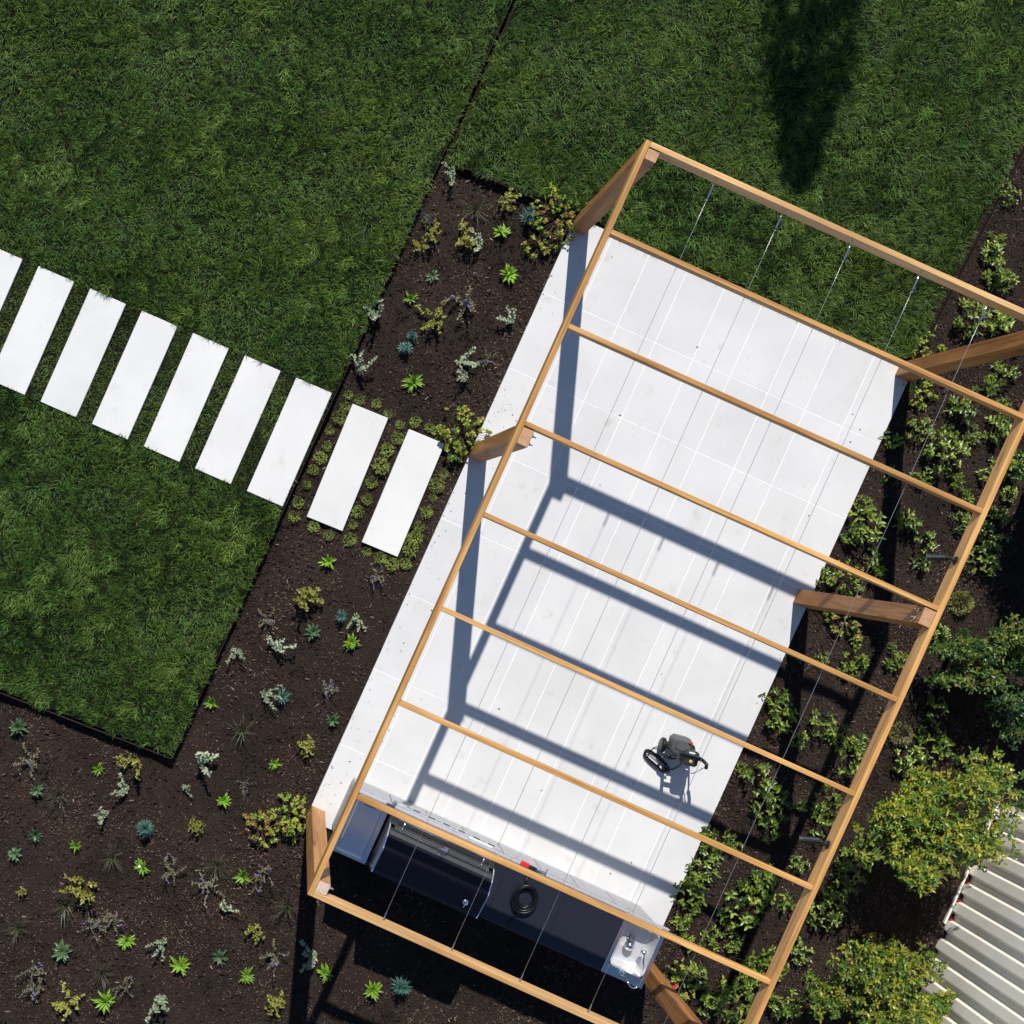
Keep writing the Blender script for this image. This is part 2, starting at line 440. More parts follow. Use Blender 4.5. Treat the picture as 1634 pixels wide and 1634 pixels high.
# ------------------------------------------------------------------ pergola
perg = empty('pergola', UV(0, 0, 0)); perg.matrix_world = SITE
tag(perg, 'open cedar pergola with seven crossbeams and steel wires over the white patio', 'pergola')
def timber(name, a, b, w, h, m, parent, ch=.003, roll=Vector((0, 0, 1))):
    """a, b: ends of the centre line in site coordinates; w across, h along roll"""
    a, b = Vector(a), Vector(b); d = b - a; L = d.length; x = d / L
    z = (roll - x * roll.dot(x)).normalized(); y = z.cross(x)
    g = G(); g.box(-L / 2, L / 2, -w / 2, w / 2, -h / 2, h / 2, ch)
    o = g.obj(name, m, parent); c = (a + b) / 2
    o.matrix_local = Matrix(((x.x, y.x, z.x, c.x), (x.y, y.y, z.y, c.y), (x.z, y.z, z.z, c.z), (0, 0, 0, 1)))
    return o
RW, RD, BW, BD, PS = .041, .135, .038, .09, .135
zc = ZT - RD / 2
timber('side_rail', (RW / 2, 0, zc), (RW / 2, -PL, zc), RW, RD, M['wood'], perg)
timber('side_rail', (PW - RW / 2, 0, zc), (PW - RW / 2, -PL, zc), RW, RD, M['wood'], perg)
ro = timber('end_rail', (RW + .001, -.022, zc + .001), (PW - RW - .001, -.022, zc + .001), .043, RD, M['wood_pale'], perg)
ro2 = timber('end_rail', (RW + .001, -PL + .022, zc + .001), (PW - RW - .001, -PL + .022, zc + .001), .043, RD, M['wood_pale'], perg)
BV = [.735 + .770 * i for i in range(7)]; BV[2] = 2.300
for v in BV:
    timber('crossbeam', (RW + .001, -v, ZT - .002 - BD / 2), (PW - RW - .001, -v, ZT - .002 - BD / 2), BW, BD, M['wood'], perg)
MV = 2.325
for (cx, cy, kind) in ((0, 0, 'A'), (0, MV, 'B'), (0, PL - PS, 'C'), (PW - PS, 0, 'D'), (PW - PS, MV, 'E'), (PW - PS, PL - PS, 'F')):
    L = ZT - RD; g = G()
    # local x runs up the post so the grain follows it
    g.box(0, L - .0015, -PS / 2, PS / 2, -PS / 2, PS / 2, .003)
    # reduced head between the rails; local y = site y, local z = -site x
    x0 = RW + .002 if cx == 0 else .0015; x1 = PS - .0015 if cx == 0 else PS - RW - .002
    v0, v1 = .0015, PS - .0015
    if kind in 'AD': v0 = .046
    if kind in 'CF': v1 = PS - .046
    if kind in 'BE': v0 = .0015
    g.box(L - .06, ZT - .012, PS / 2 - v1, PS / 2 - v0, PS / 2 - x1, PS / 2 - x0, .002)
    o = g.obj('post', M['post_wood'], perg)
    pm = Matrix(((0, 0, -1, cx + PS / 2), (0, 1, 0, -cy - PS / 2), (1, 0, 0, 0), (0, 0, 0, 1))); o.matrix_local = pm
    eg = G(); eg.box(ZT - .0118, ZT - .0098, PS / 2 - v1 + .001, PS / 2 - v0 - .001, PS / 2 - x1 + .001, PS / 2 - x0 - .001); eg.obj('end_grain', M['endgrain_pale' if kind == 'C' else 'endgrain'], o)
    if kind in 'BCE':
        for k in (-.032, .032):
            b = G(); s = 1 if cx == 0 else -1
            c0 = Vector((PS if cx == 0 else 0, -PS / 2 + k, ZT - .07))
            b.tube([(0, 0, 0), (s * .035, 0, 0)], .006, 8); b.tube([(s * .002, 0, 0), (s * .013, 0, 0)], .013, 6)
            bo = b.obj('bolt', M['steel_bright'], o)
            bo.matrix_local = pm.inverted() @ Matrix.Translation(Vector((cx, -cy, 0)) + c0)
ZW = ZT - .055
for u in (.603, 1.162, 1.724, 2.286, 2.842):
    g = G(); sag = [(u, -.044 - (PL - .088) * t / 16, ZW - .006 * math.sin(math.pi * t / 16)) for t in range(17)]
    g.tube(sag, .0017, 6)
    w = g.obj('wire', M['galv'], perg, True)
    b = G()
    b.tube([(u, -.044, ZW), (u, -.085, ZW)], .004, 6)
    b.tube([(u, -.085, ZW), (u, -.10, ZW), (u, -.19, ZW), (u, -.205, ZW)], [.004, .0075, .0075, .004], 8)
    b.lathe([(.0085, -.006), (.0085, .006)], 6, (u, -.205, ZW), M=Matrix.Rotation(math.pi / 2, 3, 'X'))
    b.obj('turnbuckle', M['steel_bright'], w, False)
    b = G(); b.lathe([(.004, 0), (.012, .002), (.012, .006), (.005, .008)], 10, (u, -PL + .047, ZW), M=Matrix.Rotation(math.pi / 2, 3, 'X'))
    b.tube([(u, -PL + .06, ZW), (u, -PL + .11, ZW)], .0055, 6)
    b.obj('wire_stop', M['steel_bright'], w, False)

def spotlight(px, py, label, aim):
    z = ZT - .07; p = P(px, py, z); u, v = to_uv(p); u = PW - RW
    root = empty('spotlight', (0, 0, 0)); root.matrix_world = Matrix.Translation(UV(u, v, z)) @ Matrix.Rotation(-TH, 4, 'Z')
    g = G(); g.lathe([(.034, 0), (.034, .012), (.016, .02), (.012, .045)], 14, (0, 0, 0), M=Matrix.Rotation(-math.pi / 2, 3, 'Y')); g.obj('wall_mount', M['spot'], root, False)
    g = G(); g.tube([(-.04, 0, 0), (-.06, -.0, -.015), (-.075, .0, -.03)], .011, 8); g.blob((-.062, 0, -.012), .017, (1, 1, 1)); g.obj('swivel', M['spot'], root, True)
    d = Vector((-math.cos(aim) * .95, math.sin(aim) * .95, -.3)).normalized(); b0 = Vector((-.06, 0, -.03))
    g = G(); g.tube([b0 - d * .02, b0, b0 + d * .02, b0 + d * .11, b0 + d * .135], [.016, .024, .028, .028, .031], 14); h = g.obj('lamp_head', M['spot'], root, False)
    g = G(); g.tube([b0 + d * .1355, b0 + d * .138], .026, 14); g.obj('lens', M['glass'], h, False)
    tag(root, label, 'spotlight')
spotlight(1512, 889, 'black spotlight clamped to the side rail, aimed past the pergola post', -.42)
spotlight(1316, 1346, 'black spotlight on the side rail beside the big yellow-green shrub', -.42)

# ------------------------------------------------------------------ outdoor kitchen
def at_site(name, label, cat, u=0, v=0, z=0):
    o = empty(name); o.matrix_world = SITE @ Matrix.Translation((u, -v, z)); return tag(o, label, cat)
KU0, KU1, KV0, KV1, KZ = .245, 3.19, 5.633, 6.14, .93
kit = at_site('outdoor_kitchen', 'long outdoor kitchen counter with dark stone top and grey panels', 'kitchen counter')
g = G(); g.box(KU0 + .02, 2.79, -KV1 + .012, -KV0 - .02, ZP + .002, KZ - .05); g.box(2.791, KU1 - .02, -KV1 + .012, -KV0 - .02, ZP + .002, KZ - .22); g.obj('cabinet_core', M['dark'], kit)
npan = 8; pw = (KU1 - KU0) / npan
for i in range(npan):
    u0 = KU0 + i * pw
    if i in (1, 2, 3):
        for (z0, z1) in ((ZP + .004, .34), (.348, .60), (.608, .80)):
            g = G(); g.box(u0 + .005, u0 + pw - .005, -KV0 - .02, -KV0, z0, z1, .003); g.obj('front_panel', M['concrete'], kit)
    else:
        g = G(); g.box(u0 + .005, u0 + pw - .005, -KV0 - .02, -KV0, ZP + .004, KZ - .055, .003); g.obj('front_panel', M['concrete'], kit)
g = G(); g.box(KU0, KU0 + .019, -KV1 + .02, -KV0 - .022, ZP + .004, KZ - .055, .002); g.obj('end_panel', M['concrete'], kit)
g = G(); g.box(KU1 - .019, KU1, -KV1 + .02, -KV0 - .022, ZP + .004, KZ - .055, .002); g.obj('end_panel', M['concrete'], kit)
g = G(); g.box(KU0 + .03, KU1 - .03, -KV1, -KV1 + .011, ZP + .004, KZ - .055, .002); g.obj('back_panel', M['concrete'], kit)
for (a, b_) in ((1.585, 2.19), (2.192, 2.797)):
    g = G(); g.box(a, b_, -KV1 - .012, -5.60, KZ - .04, KZ, .003); g.obj('countertop', M['granite'], kit)
g = G(); g.box(KU0, KU1 + .01, -5.598, -5.578, KZ - .045, KZ - .002, .002); g.obj('front_trim', M['satin'], kit)
# rear upstand under barbecue
g = G(); g.box(.575, 1.583, -KV1 - .006, -KV1 + .04, KZ - .05, KZ + .0, .002); g.obj('rear_trim', M['granite'], kit)

side = at_site('side_burner', 'flat stainless steel side burner lid at the left end of the kitchen counter', 'burner')
g = G(); g.box(KU0 - .004, .55, -6.15, -5.60, KZ - .048, KZ, .004); g.obj('housing', M['steel'], side)
g = G(); g.box(KU0 + .022, .50, -6.105, -5.63, KZ + .001, KZ + .014, .005); lid = g.obj('lid', M['steel'], side)
g = G(); g.box(.33, .43, -5.672, -5.652, KZ + .0145, KZ + .019, .002); g.obj('handle', M['steel_rough'], lid)
g = G(); g.tube([(.27, -6.12, KZ + .008), (.49, -6.12, KZ + .008)], .007, 8); g.obj('hinge', M['steel_bright'], side)

bbq = at_site('barbecue_grill', 'black built-in gas barbecue with glossy hood and six silver knobs', 'barbecue')
B0, B1 = .58, 1.565
g = G(); g.box(B0 - .012, B1 + .012, -6.12, -5.605, KZ - .10, KZ + .02, .004); g.obj('firebox', M['darkgrey'], bbq)
prof = [(6.125, .955), (6.132, 1.16), (6.122, 1.195), (6.09, 1.213), (5.915, 1.257), (5.89, 1.255), (5.79, 1.185), (5.775, 1.16)]
def extrude(prof, a, b, close=True):
    g = G(); n = len(prof)
    vs = [(a, -v, z) for v, z in prof] + [(b, -v, z) for v, z in prof]
    fs = [(i, i + 1, n + i + 1, n + i) for i in range(n - 1)] + [tuple(range(n - 1, -1, -1)), tuple(range(n, 2 * n))]
    if close: fs.append((n - 1, 0, n, 2 * n - 1))
    g.add(vs, fs); return g
hood = extrude(prof + [(5.775, .955)], B0 + .012, B1 - .012).obj('hood', M['enamel'], bbq)
extrude([(5.773, .957), (5.773, 1.157), (5.756, 1.136), (5.744, 1.12), (5.744, .957)], B0 + .016, B1 - .016).obj('hood_front', M['steel_rough'], bbq)
extrude([(5.743, .957), (5.743, 1.108), (5.734, 1.098), (5.734, .957)], B0 + .016, B1 - .016).obj('hood_groove', M['black'], bbq)
extrude([(5.733, .957), (5.733, 1.107), (5.716, 1.076), (5.708, 1.06), (5.708, .957)], B0 + .05, B1 - .05).obj('hood_front', M['steel_rough'], bbq)
extrude([(5.707, .957), (5.707, 1.04), (5.69, .99), (5.69, .957)], B0 + .016, B1 - .016).obj('hood_front', M['darkgrey'], bbq)
for a in (B0, B1 - .010):
    extrude(prof + [(5.775, 1.16), (5.735, 1.114), (5.705, 1.057), (5.688, .99), (5.688, .953)], a, a + .010).obj('side_trim', M['steel'], bbq)
g = G(); hz = 1.06; g.tube([(B0 + .06, -5.64, hz), (B1 - .06, -5.64, hz)], .012, 10)
for a in (B0 + .12, B1 - .12): g.tube([(a, -5.645, hz), (a, -5.715, hz)], .009, 8)
g.obj('handle', M['steel_bright'], bbq, True)
g = G(); g.lathe([(.042, 0), (.045, .012), (.036, .018)], 20, (1.09, -5.71, 1.11), M=Matrix.Rotation(math.radians(50), 3, 'X')); th = g.obj('thermometer', M['steel_bright'], bbq)
g = G(); g.lathe([(.032, .0185), (.032, .0195)], 20, (1.09, -5.71, 1.11), M=Matrix.Rotation(math.radians(50), 3, 'X')); g.obj('dial', M['white'], th)
g = G(); g.box(B0 - .01, B1 + .01, -5.604, -5.55, .80, .92, .004); cp = g.obj('control_panel', M['satin'], bbq)
for i in range(6):
    u = .707 + .143 * i
    g = G(); g.lathe([(.032, 0), (.032, .008), (.026, .012), (.024, .04), (.02, .044)], 16, (u, -5.55, .875), M=Matrix.Rotation(-math.pi / 2, 3, 'X') @ Matrix.Rotation(math.pi, 3, 'X')); kn = g.obj('knob', M['satin'], bbq)
    g = G(); g.box(u + .04, u + .105, -5.5495, -5.546, .86, .905, .001); g.obj('label_plate', M['black'], cp)
g = G(); g.box(1.28, 1.50, -5.57, -5.55, .9205, .924, .001); g.obj('name_strip', M['white'], cp)
disc = empty('metal_trinket', (0, 0, 0)); disc.matrix_world = SITE @ Matrix.Translation((1.405, -6.02, 1.2585)) @ Matrix.Rotation(-.06, 4, 'X')
g = G(); g.lathe([(.022, 0), (.024, .004), (.015, .010), (.006, .013)], 16); g.obj('cap', M['steel_bright'], disc)
g = G(); g.tube([(0, -.015, .003), (.004, -.035, .003), (-.002, -.045, .003)], .003, 6); g.obj('key', M['steel'], disc)
tag(disc, 'small round metal cap lying on the black barbecue hood', 'cap')

# sink with its loose tap
sk = at_site('sink', 'square stainless steel drop-in sink at the counter end', 'sink')
s0, s1, t0, t1 = 2.80, 3.185, 5.61, 6.15
g = G()
g.box(s0, s0 + .035, -t1, -t0, KZ - .045, KZ + .004, .002); g.box(s1 - .035, s1, -t1, -t0, KZ - .045, KZ + .004, .002)
g.box(s0 + .034, s1 - .034, -t1, -t1 + .085, KZ - .045, KZ + .0035, .002); g.box(s0 + .034, s1 - .034, -t0 - .04, -t0, KZ - .045, KZ + .0035, .002)
g.obj('rim', M['steel'], sk)
g = G(); bx0, bx1, by0, by1 = s0 + .033, s1 - .033, -t1 + .083, -t0 - .038
def rrect(x0, x1, y0, y1, r, z, n=5):
    o = []
    for (cx, cy, a0) in ((x1 - r, y1 - r, 0), (x0 + r, y1 - r, 90), (x0 + r, y0 + r, 180), (x1 - r, y0 + r, 270)):
        for k in range(n): a = math.radians(a0 + 90 * k / (n - 1)); o.append((cx + r * math.cos(a), cy + r * math.sin(a), z))
    return o
rings = [rrect(bx0, bx1, by0, by1, .05, KZ + .003)]
for (ins, z) in ((.006, KZ - .02), (.012, KZ - .13), (.022, KZ - .165), (.045, KZ - .182), (.10, KZ - .186)):
    rings.append(rrect(bx0 + ins, bx1 - ins, by0 + ins, by1 - ins, .05, z))
vs = [p for r_ in rings for p in r_]; m_ = len(rings[0]); fs = []
for i in range(len(rings) - 1):
    for k in range(m_): fs.append((i * m_ + k, i * m_ + (k + 1) % m_, (i + 1) * m_ + (k + 1) % m_, (i + 1) * m_ + k))
fs.append(tuple((len(rings) - 1) * m_ + k for k in range(m_))); g.add(vs, fs); g.obj('basin', M['basin'], sk, True)
g = G(); g.lathe([(.04, 0), (.042, .005), (.03, .007), (.028, .002)], 18, ((s0 + s1) / 2, -5.83, KZ - .185)); g.obj('drain', M['steel_bright'], sk)
fau = at_site('tap', 'chrome tap and braided hose lying loose in the steel sink', 'tap')
zb = KZ - .14
g = G(); g.lathe([(.004, -.045), (.027, -.036), (.043, -.014), (.045, 0), (.043, .014), (.027, .036), (.004, .045)], 18, (2.977, -5.87, zb + .02)); g.obj('ball_joint', M['steel_bright'], fau, True)
g = G(); g.tube([(2.955, -5.84, zb + .03), (2.935, -5.79, zb + .06), (2.93, -5.74, zb + .07)], .006, 8); g.obj('stem', M['darkgrey'], fau, True)
g = G(); g.tube([(3.092, -5.85, KZ - .06), (3.096, -5.872, KZ - .06), (3.10, -5.876, KZ - .06), (3.125, -5.94, KZ - .055), (3.144, -5.985, KZ - .05)], [.026, .028, .016, .014, .012], 12); g.obj('spout', M['steel_bright'], fau, True)
g = G(); hp = [(3.144, -5.985, KZ - .05)]
for k in range(1, 9):
    t = k / 8; hp.append((3.144 + .02 * math.sin(t * 3.0) - .015 * t, -5.985 - .17 * t, KZ - .05 + .07 * math.sin(t * 1.9)))
for k in range(1, 7):
    t = k / 6; hp.append((3.13 - .10 * t, -6.155 - .015 * math.sin(t * 3) + .03 * t * t, KZ + .018 + .02 * math.sin(t * 3)))
g.tube(hp, [.007 + .002 * (i % 2) for i in range(len(hp))], 8); g.obj('braided_hose', M['steel_bright'], fau, True)
g = G(); g.tube([(3.03, -6.125, KZ + .022), (2.985, -6.10, KZ + .022), (2.975, -6.095, KZ + .025), (2.94, -6.075, KZ + .027)], [.010, .012, .026, .024], 10); g.obj('handle', M['steel'], fau, True)

# black hose coil and a red-handled tool on the counter
co = at_site('hose_coil', 'coiled black hose lying on the dark stone countertop', 'hose', 1.935, 5.84, KZ + .001)
for j in range(6):
    g = G(); r0 = .068 + .012 * (j % 3) + .003 * j; z0 = .012 + .019 * (j // 2); ph = j * .7
    g.tube([((r0 + .004 * math.sin(3 * a + ph)) * math.cos(a) + .006 * math.cos(ph), (r0 * 1.12 + .004 * math.cos(2 * a + ph)) * math.sin(a) + .006 * math.sin(ph), z0 + .004 * math.sin(a * 2 + ph)) for a in [2 * math.pi * k / 28 for k in range(28)]], .0095, 8, closed=True)
    g.obj('loop', M['rubber'], co, True)
g = G(); g.tube([(-.03, .09, .05), (-.06, .15, .03), (-.05, .20, .012)], .009, 8); g.tube([(-.02, -.1, .02), (-.015, -.16, .011), (-.03, -.24, .011), (-.03, -.29, .0)], .008, 8); g.obj('hose_tail', M['rubber'], co, True)
tl = at_site('clamp_tool', 'red and black handled clamp tool at the counter front edge', 'hand tool', 1.85, 5.572, KZ + .002)
tl.rotation_mode = 'XYZ'
g = G(); g.box(-.075, .0, -.022, .022, 0, .04, .006); g.obj('grip', M['red'], tl)
g = G(); g.box(.0, .075, -.013, .013, .004, .026, .004); g.obj('jaw', M['black'], tl)
g = G(); g.tube([(.075, 0, .015), (.16, .01, .015)], .006, 8); g.tube([(.16, -.02, .015), (.16, .04, .015)], .005, 8); g.obj('screw_bar', M['steel_bright'], tl)

# ------------------------------------------------------------------ pressure washer with its cable
wp = P(1077, 1189, ZP)
ws = empty('pressure_washer', wp, math.radians(-14)); tag(ws, 'grey and black upright pressure washer standing on the patio with handle up', 'pressure washer')
g = G(); g.box(-.09, .085, -.06, .11, .04, .25, .03); g.obj('body', M['grey_plastic'], ws)
g = G(); g.box(-.07, .06, -.02, .10, .2505, .30, .018); g.obj('top_cover', M['grey_plastic'], ws)
g = G(); g.box(.0, .135, -.12, .02, .20, .36, .02); hd = g.obj('motor_head', M['darkgrey'], ws)
g = G(); g.box(.03, .085, -.01, .01, .3605, .363, .001); g.obj('badge', M['white'], hd)
g = G(); g.lathe([(.014, 0), (.014, .012), (.008, .014)], 14, (.06, -.075, .3605)); g.obj('dial_knob', M['yellow'], hd)
for sx in (-.135, .135):
    g = G(); g.lathe([(.03, -.022), (.06, -.022), (.072, -.012), (.072, .012), (.06, .022), (.03, .022)], 20, (sx, -.02, .072), M=Matrix.Rotation(math.pi / 2, 3, 'Y')); w = g.obj('wheel', M['rubber'], ws)
    g = G(); g.lathe([(.022, -.026), (.028, -.02), (.028, .02), (.022, .026)], 14, (sx, -.02, .072), M=Matrix.Rotation(math.pi / 2, 3, 'Y')); g.obj('hub', M['grey_plastic'], w)
g = G()
for sx in (-.09, .105):
    g.box(sx - .015, sx + .015, -.035, -.005, .12, .50, .006)
g.box(-.10, .115, -.036, -.004, .355, .385, .006); g.box(-.104, .119, -.037, -.003, .478, .535, .012)
g.obj('handle_frame', M['black'], ws)
g = G(); g.tube([(.15, -.02, .10), (.165, -.03, .30), (.17, -.04, .40)], .009, 8); g.tube([(.17, -.04, .36), (.19, -.06, .42), (.195, -.10, .41)], .017, 8); g.obj('spray_gun', M['black'], ws, True)
g = G(); g.tube([(.165, -.10, .42), (.16, -.16, .30), (.15, -.20, .20)], .005, 8); g.obj('lance', M['steel'], ws, True)
g = G(); g.box(.112, .15, -.05, .0, .20, .235, .004); g.obj('lance_clip', M['grey_plastic'], ws)
g = G(); g.box(-.03, .01, -.0915, -.0805, .08, .115, .003); g.obj('switch', M['red'], ws)
g = G(); g.box(.025, .06, .07, .095, .3005, .318, .006); g.obj('hose_inlet', M['red'], ws)
g = G(); g.tube([(-.10, -.10, .05), (-.13, -.11, .13), (-.13, -.09, .21), (-.09, -.085, .24)], .011, 8); g.tube([(-.04, -.095, .23), (-.09, -.11, .22), (-.12, -.115, .12), (-.08, -.11, .06), (-.02, -.10, .05)], .008, 8); g.tube([(-.02, -.1, .19), (-.05, -.12, .15), (-.05, -.115, .06)], .008, 8); g.obj('hose', M['rubber'], ws, True)
cc = empty('power_cable', P(1046, 1214, ZP + .001), math.radians(-42)); tag(cc, 'bundled black power cable lying on the patio by the pressure washer', 'cable')
g = G()
for j in range(7):
    ph = j * 1.3; r1, r2 = .12 + R(-.035, .03), .026 + R(-.016, .03)
    g.tube([(r1 * math.cos(a) + .006 * math.sin(ph), r2 * math.sin(a) + .008 * math.cos(ph) + .004 * math.sin(3 * a), .007 + .007 * (j // 2) + .003 * math.sin(a * 2 + ph)) for a in [2 * math.pi * k / 26 for k in range(26)]], .0036, 6, closed=True)
g.obj('cable_bundle', M['rubber'], cc, True)
g = G(); g.tube([(.1, .0, .01), (.17, .04, .006), (.20, .12, .006), (.18, .18, .006)], .0045, 6); g.tube([(-.1, .01, .012), (-.10, .08, .01), (-.04, .17, .05), (.05, .24, .09)], .004, 6); g.obj('cable_tail', M['rubber'], cc, True)

# ------------------------------------------------------------------ corrugated metal fence
fa = P(1548, 1404, 0); fu, fv = to_uv(fa)
fence = empty('metal_fence'); fence.matrix_world = Matrix.Translation(UV(fu, fv, 0)) @ Matrix.Rotation(-TH, 4, 'Z')
tag(fence, 'cream corrugated steel fence with deep vertical ribs behind the shrubs', 'fence')
# local x = u (away from garden), local y = -v ; ribs stand towards the garden (-x)
PIT = .1905; FH = 1.80
pg = G(); rib = [(0, 0), (.046, 0), (.070, -.04), (.158, -.04), (.182, 0)]
cpts = []
for k in range(4):
    for (s_, d_) in rib: cpts.append((s_ + k * PIT, d_))
cpts.append((4 * PIT - .001, 0))
th_ = .0012
vs = []; fs = []
for (s_, d_) in cpts:
    for x_ in (d_, d_ + th_):
        vs += [(x_, -s_, -.04), (x_, -s_, FH)]
for i in range(len(cpts) - 1):
    a = i * 4; b_ = a + 4
    fs += [(a, a + 1, b_ + 1, b_), (a + 2, b_ + 2, b_ + 3, a + 3), (a + 1, a + 3, b_ + 3, b_ + 1)]
pg.add(vs, fs); pme = pg.mesh('panel', M['fence'])
for i in range(-1, 5):
    o = link('panel', pme, None, fence); o.location = (.002 * (i % 2), -i * 4 * PIT + .02, -.0)
g = G(); g.box(-.075, -.055, -.47, .79, -.01, .035, .003); g.box(-.054, -.046, -.47, .79, -.02, .012); g.obj('base_rail', M['fence'], fence)
for k in range(-3, 3):
    g = G(); g.box(-.04, -.006, -k * PIT - .05, -k * PIT - .022, .002, .04, .003); g.obj('closure_strip', M['darkred'], fence)
g = G(); g.box(-.01, .045, -4.0, .80, FH, FH + .04, .003); g.obj('top_rail', M['fence'], fence)
g = G(); g.box(.006, .056, .74, .79, -.05, FH - .002, .003); g.obj('fence_post', M['fence'], fence)

# ------------------------------------------------------------------ plants
def jit(c, a=.2):
    k = R(1 - a, 1 + a); return (c[0] * k * R(.92, 1.08), c[1] * k, c[2] * k * R(.9, 1.1))
def lerp(a, b, t): return tuple(a[i] + (b[i] - a[i]) * t for i in range(3))

def g_lime():
    g = G(); n = random.randint(22, 30)
    for i in range(n):
        a = R(0, 6.28); e = R(.25, 1.25); L = R(.085, .135) * (1.05 - .25 * e)
        g.leaf((R(-.012, .012), R(-.012, .012), R(.0, .03)), a, e, L, R(.02, .031), R(.5, 1.3), jit((.17, .34, .025)), .3, (.35, 1, .7), jit((.24, .40, .03)), R(-.4, .4))
    return g
def g_euph():
    g = G()
    for s in range(random.choice((1, 2, 2, 3))):
        cx, cy, hh = R(-.05, .05), R(-.05, .05), R(.06, .14)
        g.tube([(cx * .3, cy * .3, 0), (cx, cy, hh)], .004, 5, (.12, .16, .08))
        for i in range(48):
            a = i * 2.4 + R(-.2, .2); e = -.1 + 1.35 * (i / 48) ** 1.3
            g.leaf((cx, cy, hh * (.35 + .65 * i / 48)), a, e, R(.07, .092) * (1.1 - .45 * i / 48), .0095, R(.2, .6), jit((.085, .20, .155), .15), .2, (.7, 1, .8))
    return g
def g_rosette():
    g = G()
    for i in range(random.randint(20, 28)):
        a = i * 2.4 + R(-.3, .3); e = .15 + 1.1 * i / 26
        g.leaf((0, 0, .01 + .03 * i / 26), a, e, R(.075, .10) * (1.15 - .4 * i / 26), R(.02, .03), R(.3, .9), jit((.10, .175, .075), .3), .25, (.4, 1, .8))
    return g
def g_pale():
    g = G(); lean = R(0, 6.28)
    for s in range(random.randint(3, 6)):
        a0 = lean + R(-1.2, 1.2); p = Vector((R(-.02, .02), R(-.02, .02), 0)); e = R(.9, 1.4); pts = [p.copy()]; hgt = R(.11, .22)
        for k in range(9):
            d = Vector((math.cos(a0) * math.cos(e), math.sin(a0) * math.cos(e), math.sin(e))); p = p + d * (hgt / 8); e -= R(.05, .22); pts.append(p.copy())
            for q in range(3):
                g.leaf(p, R(0, 6.28), R(-.1, .9), R(.022, .036), R(.014, .02), .5, jit(lerp((.20, .30, .14), (.52, .52, .38), R(0, 1)), .12), .3, (.6, 1, .8))
        g.tube(pts, .0025, 4, (.2, .2, .12))
    return g
def g_bronze():
    g = G(); t0 = R(0, .7)
    for s in range(random.randint(11, 16)):
        a0 = R(0, 6.28); p = Vector((R(-.04, .04), R(-.04, .04), 0)); e = R(.5, 1.4); pts = [p.copy()]; hgt = R(.09, .17)
        for k in range(6):
            d = Vector((math.cos(a0) * math.cos(e), math.sin(a0) * math.cos(e), math.sin(e))); p = p + d * (hgt / 6); e -= R(-.05, .2); pts.append(p.copy())
            if k > 1:
                for q in range(3):
                    g.leaf(p, R(0, 6.28), R(-.2, .7), R(.02, .036), R(.014, .022), .4, jit(lerp((.28, .30, .045), (.26, .13, .04), min(1, max(0, t0 + R(-.5, .4)))), .15), .25, (.6, 1, .8))
        g.tube(pts, .0022, 4, (.14, .08, .04))
    return g
def g_wiry():
    g = G()
    for i in range(46):
        a = R(0, 6.28); g.leaf((R(-.02, .02), R(-.02, .02), 0), a, R(.7, 1.45), R(.12, .24), R(.004, .007), R(.8, 2.0), jit((.06, .075, .035), .3), .1, (1, .9, .6), jit((.12, .11, .06), .3), R(-.5, .5))
    return g
def g_mint():
    g = G(); fl = G()
    for s in range(random.randint(8, 13)):
        a0 = R(0, 6.28); p = Vector((R(-.05, .05), R(-.05, .05), 0)); e = R(.35, 1.3); pts = [p.copy()]; hgt = R(.08, .19); flow = R(0, 1) < .36
        for k in range(8):
            d = Vector((math.cos(a0) * math.cos(e), math.sin(a0) * math.cos(e), math.sin(e))); p = p + d * (hgt / 8); e -= R(-.02, .16); a0 += R(-.4, .4); pts.append(p.copy())
            for q in range(3):
                if flow and k > 4: fl.blob((p.x + R(-.006, .006), p.y + R(-.006, .006), p.z + R(0, .006)), R(.004, .008), jit((.26, .22, .52), .25))
                else: g.leaf2(p, R(0, 6.28), R(-.2, .9), R(.014, .024), R(.009, .014), jit(lerp((.20, .22, .09), (.26, .21, .16), R(0, 1)), .2))
        g.tube(pts, .002, 4, (.16, .12, .1))
    return g, fl
def g_sedum():
    g = G(); r = .062
    for i in range(130):
        a = R(0, 6.28); t = math.sqrt(R(0, 1)); x, y = r * t * math.cos(a), r * t * math.sin(a); z = .045 * math.sqrt(max(0, 1 - t * t * .9)) + R(-.006, .006)
        for q in range(2): g.leaf2((x, y, z), a + R(-1, 1), R(.1, 1.2), R(.012, .024), R(.0045, .0075), jit(lerp((.20, .28, .04), (.40, .48, .10), R(0, 1) * (1 - t * .4)), .15))
    return g
def g_cover(rad, hgt, n):
    g = G()
    for s in range(n):
        a = R(0, 6.28); t = math.sqrt(R(0, 1)); cx, cy = rad * t * math.cos(a), rad * t * math.sin(a); z = hgt * (1 - .55 * t * t) * R(.55, 1.1)
        g.tube([(cx * .4, cy * .4, 0), (cx, cy, z)], .0025, 4, (.06, .05, .03))
        c = lerp((.045, .095, .012), (.30, .38, .045), R(0, 1) ** 1.35)
        for q in range(random.randint(4, 6)):
            g.leaf((cx, cy, z - .012 * q), q * 2.3 + R(-.4, .4), R(-.05, .85), R(.036, .062), R(.018, .027), R(.2, .8), jit(c, .3), .25, (.35, .95, .95, .55))
    return g
